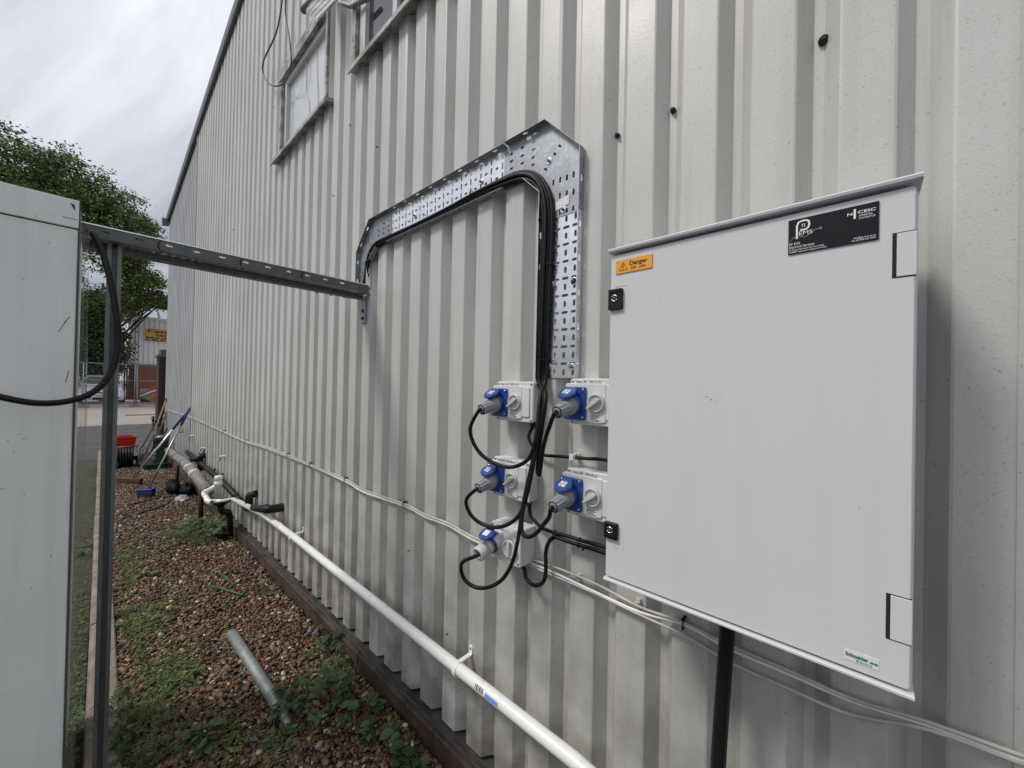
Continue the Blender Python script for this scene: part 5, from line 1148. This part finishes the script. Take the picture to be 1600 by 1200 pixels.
# ================================================================== TREES
def leaf_cloud(name, centers, n_, m, parent, size, seed, flat=.6):
    """centers: list of (x,y,z, rx,ry,rz, weight); leaves sit in clumps spread through the volumes"""
    r_ = np.random.default_rng(seed); ws = np.array([c[6] for c in centers], float); ws /= ws.sum(); P = []
    for c, w_ in zip(centers, ws):
        k = int(n_*w_); ncl = max(8, k//45); d = r_.normal(size=(ncl, 3)); d /= np.linalg.norm(d, axis=1)[:, None]; rad = r_.random(ncl)**.42
        cl = d*rad[:, None]*np.array(c[3:6])+np.array(c[:3])
        idx = r_.integers(0, ncl, k); sp_ = np.array([.42, .42, .26])*size*3.2
        P.append(cl[idx]+r_.normal(size=(k, 3))*sp_)
    P = np.concatenate(P); k = len(P)
    t = r_.normal(size=(k, 3)); t[:, 2] *= flat; t[:, 2] -= .25; t /= np.linalg.norm(t, axis=1)[:, None]
    u_ = r_.normal(size=(k, 3)); u_ -= t*(u_*t).sum(1)[:, None]; u_ /= np.linalg.norm(u_, axis=1)[:, None]
    s = size*(.6+.8*r_.random(k))[:, None]
    V = np.stack([P, P+t*s*.5+u_*s*.22, P+t*s, P+t*s*.5-u_*s*.22], 1).reshape(-1, 3)
    me = bpy.data.meshes.new(name); me.vertices.add(len(V)); me.vertices.foreach_set('co', (V-np.array(parent.location)).astype(np.float32).reshape(-1))
    me.loops.add(k*4); me.loops.foreach_set('vertex_index', np.arange(k*4, dtype=np.int32)); me.polygons.add(k); me.polygons.foreach_set('loop_start', (np.arange(k)*4).astype(np.int32)); me.update(calc_edges=True); me.materials.append(M[m])
    return link_mesh(name, me, parent)
def tree(x, y, h, centers, n_, m, lab, seed, size=.24):
    r = thing('tree', (x, y, .15), lab, 'tree', 'trees beyond the yard')
    rr = random.Random(seed); b = MB()
    b.tube(smooth_path([(x, y, 0), (x+.1, y, h*.3), (x-.15, y+.1, h*.6), (x+.1, y, h*.9)], 4), [.28-.018*i for i in range(13)], 9); part('trunk', b, 'bark', r)
    b = MB()
    for c in centers:
        for _ in range(4):
            z0 = rr.uniform(h*.3, h*.65); e_ = Vector((c[0]+rr.uniform(-.7, .7)*c[3], c[1]+rr.uniform(-.7, .7)*c[4], c[2]+rr.uniform(-.5, .7)*c[5])); s_ = Vector((x, y, z0)); mi = s_.lerp(e_, .5)+Vector((rr.uniform(-.3, .3), rr.uniform(-.3, .3), .4))
            pth = smooth_path([s_, mi, e_], 4); b.tube(pth, [.06*(1-i/len(pth))+.012 for i in range(len(pth))], 5)
    part('limbs', b, 'bark', r)
    leaf_cloud('crown', centers, n_, m, r, size, seed); return r
tree(-3.2, 33, 14, [(-3.6, 33, 11.6, 3.0, 2.5, 3.3, 3), (-1.2, 33, 11.6, 2.2, 2.2, 2.7, 2.0), (.5, 33, 10.9, 1.9, 2, 2.1, 1.4), (-5.6, 33, 9.5, 2.6, 2.5, 3.6, 2), (-2.2, 33, 8.2, 2.2, 2.2, 1.8, 1.2), (.6, 33, 9.6, 1.2, 1.5, .8, .45)], 60000, 'leafA', 'tallest broad tree rising above the white container', 21, .18)
tree(1.9, 37.5, 11, [(1.7, 33.5, 10.2, 1.2, 1.4, 1.7, 1.), (1.5, 33.5, 8.4, 1.35, 1.4, .9, .7), (2.1, 33.5, 7.6, .9, 1.2, .8, .45)], 11500, 'leafA', 'lighter tree with sky gaps reaching towards the warehouse corner', 22, .17)
tree(.6, 34.5, 8, [(2.0, 34.2, 6.75, 1.5, 1.4, .6, .8), (.5, 34.5, 6.0, 1.2, 1.4, 1.1, 1), (3.3, 34.6, 6.7, .7, 1., .4, .25), (-.4, 34.5, 5.2, 1.2, 1.2, 1.3, .7)], 14000, 'leafA', 'low leafy tree overhanging the white corrugated building', 23, .18)
tree(-.8, 33.9, 6, [(-.6, 33.6, 3.4, 1.7, .9, 2.0, 1.2), (.55, 33.6, 3.3, 1.0, .9, 2.2, 1.1), (-3.2, 33.6, 3.4, 2, .9, 2.2, 1)], 30000, 'leafB', 'dark evergreen hedge tree behind the car', 24, .17)

# ================================================================== WEEDS
def frond_plant(name, c, n_, ln, m, lab, seed, leaf=.012, up=.8, spread=1., pairs=9, cat='weed', kind=None):
    rr = random.Random(seed); c = Vector(c); st = MB(); lf = MB()
    for i in range(n_):
        a_ = rr.uniform(0, 2*PI); el = rr.uniform(.25, 1.25)*up; L_ = ln*rr.uniform(.55, 1.1); s0 = c+Vector((rr.uniform(-1, 1)*spread*.3*ln, rr.uniform(-1, 1)*spread*.6*ln, 0))
        d = Vector((math.cos(a_)*math.cos(el), math.sin(a_)*math.cos(el), math.sin(el)))
        pts = []
        for k in range(6):
            t = k/5; pts.append(s0+d*L_*t+Vector((0, 0, -.45*L_*t*t)))
        st.tube(pts, [.0016*(1-.6*k/5) for k in range(6)], 4, False)
        for k in range(pairs):
            t = .2+.8*(k+1)/pairs; q = s0+d*L_*t+Vector((0, 0, -.45*L_*t*t)); tn = (d+Vector((0, 0, -.9*t))).normalized(); sd_ = tn.cross(ZUP).normalized()
            for s in (-1, 1):
                w_ = leaf*(1.25-.7*t)*rr.uniform(.7, 1.25); o_ = (sd_*s+tn*.55+Vector((0, 0, rr.uniform(-.1, .5)))).normalized(); nn = o_.cross(tn).normalized()
                e2 = o_.cross(nn)
                lf.add([q, q+o_*w_*1.1+e2*w_*.35, q+o_*w_*2.1, q+o_*w_*1.1-e2*w_*.35], [(0, 1, 2, 3)])
    r = thing(name, c, lab, cat) if kind is None else None
    part('stem', st, 'stem' if m == 'leafD' else m, r); part('foliage', lf, m, r); return r
frond_plant('fern_weed', onz(525, 1040, .05), 44, .20, 'leafC', 'feathery fern like weed against the plinth beyond the brambles', 31, .0105, .9, 1.2)
frond_plant('fern_weed', onz(490, 1070, .05), 26, .15, 'leafC', 'smaller feathery weed beside the end of the steel tube', 32, .0095, .8, 1.)
frond_plant('grass_tuft', onz(222, 1165, .05), 80, .17, 'leafC', 'bushy green weed tuft at the foot of the steel post', 33, .010, 1., 1.6)
frond_plant('grass_tuft', onz(190, 1120, .05), 40, .15, 'leafC', 'narrow weed tuft along the near kerb edge', 34, .009, 1., 1.5)
frond_plant('weed_clump', onz(312, 834, .05), 150, .30, 'leafC', 'green weed clump beside the dark bags in front of the pipe', 35, .020, .8, 1.7)
frond_plant('weed_clump', onz(205, 905, .05), 46, .17, 'leafC', 'weed clump by the kerb halfway along the bed', 36, .015, .7, 2.0)
frond_plant('weed_clump', onz(225, 968, .05), 46, .15, 'leafC', 'low dark weed clump beside the kerb in front of the green bracket', 37, .015, .6, 1.7)
frond_plant('weed_clump', onz(275, 1050, .05), 60, .11, 'leafC', 'mossy green weed patch in the middle of the gravel', 38, .012, .5, 2.2)
frond_plant('weed_clump', onz(200, 870, .05), 30, .15, 'leafC', 'thin weed clump against the kerb beyond the halfway clump', 39, .011, .7, 1.7)
frond_plant('weed_clump', onz(128, 860, .02), 34, .2, 'leafC', 'weed straggling in the dirt between container and kerb', 40, .011, .8, 1.6)
frond_plant('weed_clump', onz(112, 1150, .02), 26, .14, 'leafC', 'dark weed in the dirt beneath the container corner', 41, .010, .7, 1.5)
frond_plant('fern_weed', onz(415, 925, .05), 12, .13, 'leafC', 'sparse dry weed on the gravel near the plinth', 42, .008, .9, 1.)
frond_plant('dandelion', onz(432, 1158, .05), 16, .17, 'leafC', 'dandelion like rosette just below the end of the tube', 43, .017, .55, .6, 7)
# moss and tiny creeping plants
def creep(c_list, n_, seed):
    r_ = np.random.default_rng(seed); V = []; F_ = []
    for i in range(n_):
        c, sx, sy_ = c_list[r_.integers(0, len(c_list))]; p = Vector((c.x+r_.normal()*sx, c.y+r_.normal()*sy_, c.z+.012+abs(r_.normal())*.010)); t = Vector(r_.normal(size=3)); t.z = abs(t.z)*.4; t.normalize(); s_ = .005+.008*r_.random(); u_ = t.cross(Vector((0, 0, 1))).normalized()
        k = len(V); V += [p, p+t*s_+u_*s_*.5, p+t*s_*2, p+t*s_-u_*s_*.5]; F_.append((k, k+1, k+2, k+3))
    b = MB(); b.add(V, F_); return b
cl = [(onz(px, py, .055), sx, sy_) for px, py, sx, sy_ in ((270, 1055, .05, .13), (215, 1130, .04, .2), (240, 975, .05, .16), (195, 900, .03, .3), (205, 860, .03, .35), (320, 830, .08, .3), (215, 1010, .02, .3), (340, 1170, .07, .08))] + [(onz(px, py, .012), sx, sy_) for px, py, sx, sy_ in ((115, 1130, .02, .2), (125, 960, .02, .4))]
b = creep(cl, 3000, 51); o = solo('moss', b, 'moss', 'creeping moss and tiny weeds spread over gravel and kerb edge', 'moss', kind='stuff')
# brambles with separate leaves
def leaf_mesh():
    b = MB(); pts = []; n_ = 9
    for i in range(n_):
        t = i/(n_-1); w_ = .5*math.sin(PI*t**.75)*(1+.10*(i % 2)); pts.append((t, w_))
    vs = [Vector((t, 0, .02*math.sin(PI*t)-.14*t*t)) for t, _ in pts]; L1 = [Vector((t-.03, w_*.62, .10*w_-.14*t*t+.02)) for t, w_ in pts]; R1 = [Vector((t-.03, -w_*.62, .10*w_-.14*t*t+.02)) for t, w_ in pts]
    b.rings([L1, vs, R1], False, False, True); me = b.mesh('leaf', M['leafD']); return me
LM = leaf_mesh()
def bramble(c, stems, lab, seed, ls=.045):
    rr = random.Random(seed); c = Vector(c); r = thing('bramble', c, lab, 'bramble', 'dark leaved brambles along the plinth'); b = MB(); n_ = 0
    for (dx_, dy_, dz_) in stems:
        e_ = c+Vector((dx_, dy_, dz_)); mid = c.lerp(e_, .5)+Vector((0, 0, .04)); pth = smooth_path([c, mid, e_], 5); b.tube(pth, .002, 5)
        for k in range(2, len(pth), 1):
            for s in ((-1, 0, 1) if k == len(pth)-1 else (rr.choice((-1, 1)),)):
                o = link_mesh('leaf', LM, r); d = (pth[k]-pth[k-1]).normalized(); yaw = math.atan2(d.y, d.x)+s*rr.uniform(.7, 1.2); sz_ = ls*rr.uniform(.7, 1.2)
                o.location = pth[k]-c+Vector((0, 0, .004)); o.rotation_euler = (rr.uniform(-.35, .35), rr.uniform(-.45, .25), yaw); o.scale = (sz_, sz_, sz_)
    part('stem', b, 'stem', r); return r
bramble(onz(556, 1100, .06), [(-.10, -.10, .05), (-.06, .14, .08), (-.16, .02, .04), (.03, -.15, .05), (-.03, .22, .05), (-.12, .12, .06)], 'largest dark bramble sprawling from the plinth', 61, .05)
bramble(onz(455, 1110, .06), [(-.02, .10, .05), (.06, .04, .07), (-.07, -.03, .05), (.02, -.08, .04)], 'bramble shoots growing over the lower end of the steel tube', 62, .045)
bramble(onz(636, 1175, .06), [(-.03, .10, .04), (-.07, -.06, .06), (-.02, -.12, .03)], 'small bramble nearest the camera at the bottom edge', 63, .05)
bramble(onz(585, 1155, .06), [(-.02, .05, .04), (-.05, -.02, .03)], 'lone bramble sprig between the two larger brambles', 64, .038)
bramble(onz(320, 1165, .055), [(-.04, .05, .03), (.05, .03, .03), (.0, -.05, .03)], 'flat broad leaved weed near the bottom left of the gravel', 65, .045)
bramble(onz(520, 1010, .06), [(-.03, .10, .08), (.0, -.08, .10), (-.06, .0, .06)], 'bramble sprig among the feathery weeds by the plinth', 66, .036)
# pale stones and litter
def area_big(r_, n_):
    y = 1.5+r_.random(n_)*6; x = .90+r_.random(n_)*.06-(r_.random(n_) < .4)*r_.random(n_)*.5; return np.stack([x, y, np.full(n_, .055)], 1)
M['stone'] = mat('pale_stone', (.16, .14, .115), .8, island=[(0, (.07, .055, .045)), (1, (.28, .25, .21))], bump=.5)
o = stones('loose_stones', 160, area_big, .016, .036, 'stone', 77, lambda p, r, q: r*.1); tag(o, 'larger pale stones lying along the plinth', 'stones', kind='stuff')
for i, (px, py, s_, lab) in enumerate(((466, 915, .025, 'scrap of clear plastic near the plinth by the loose stones'), (345, 858, .016, 'white paper scrap beyond the green bracket'), (400, 880, .013, 'tiny white scrap between bracket and plinth'))):
    crumple('litter', onz(px, py, .06), (s_, s_*1.3, s_*.35), 'plastic', lab, 'litter', 90+i)
bpy.context.view_layer.update()
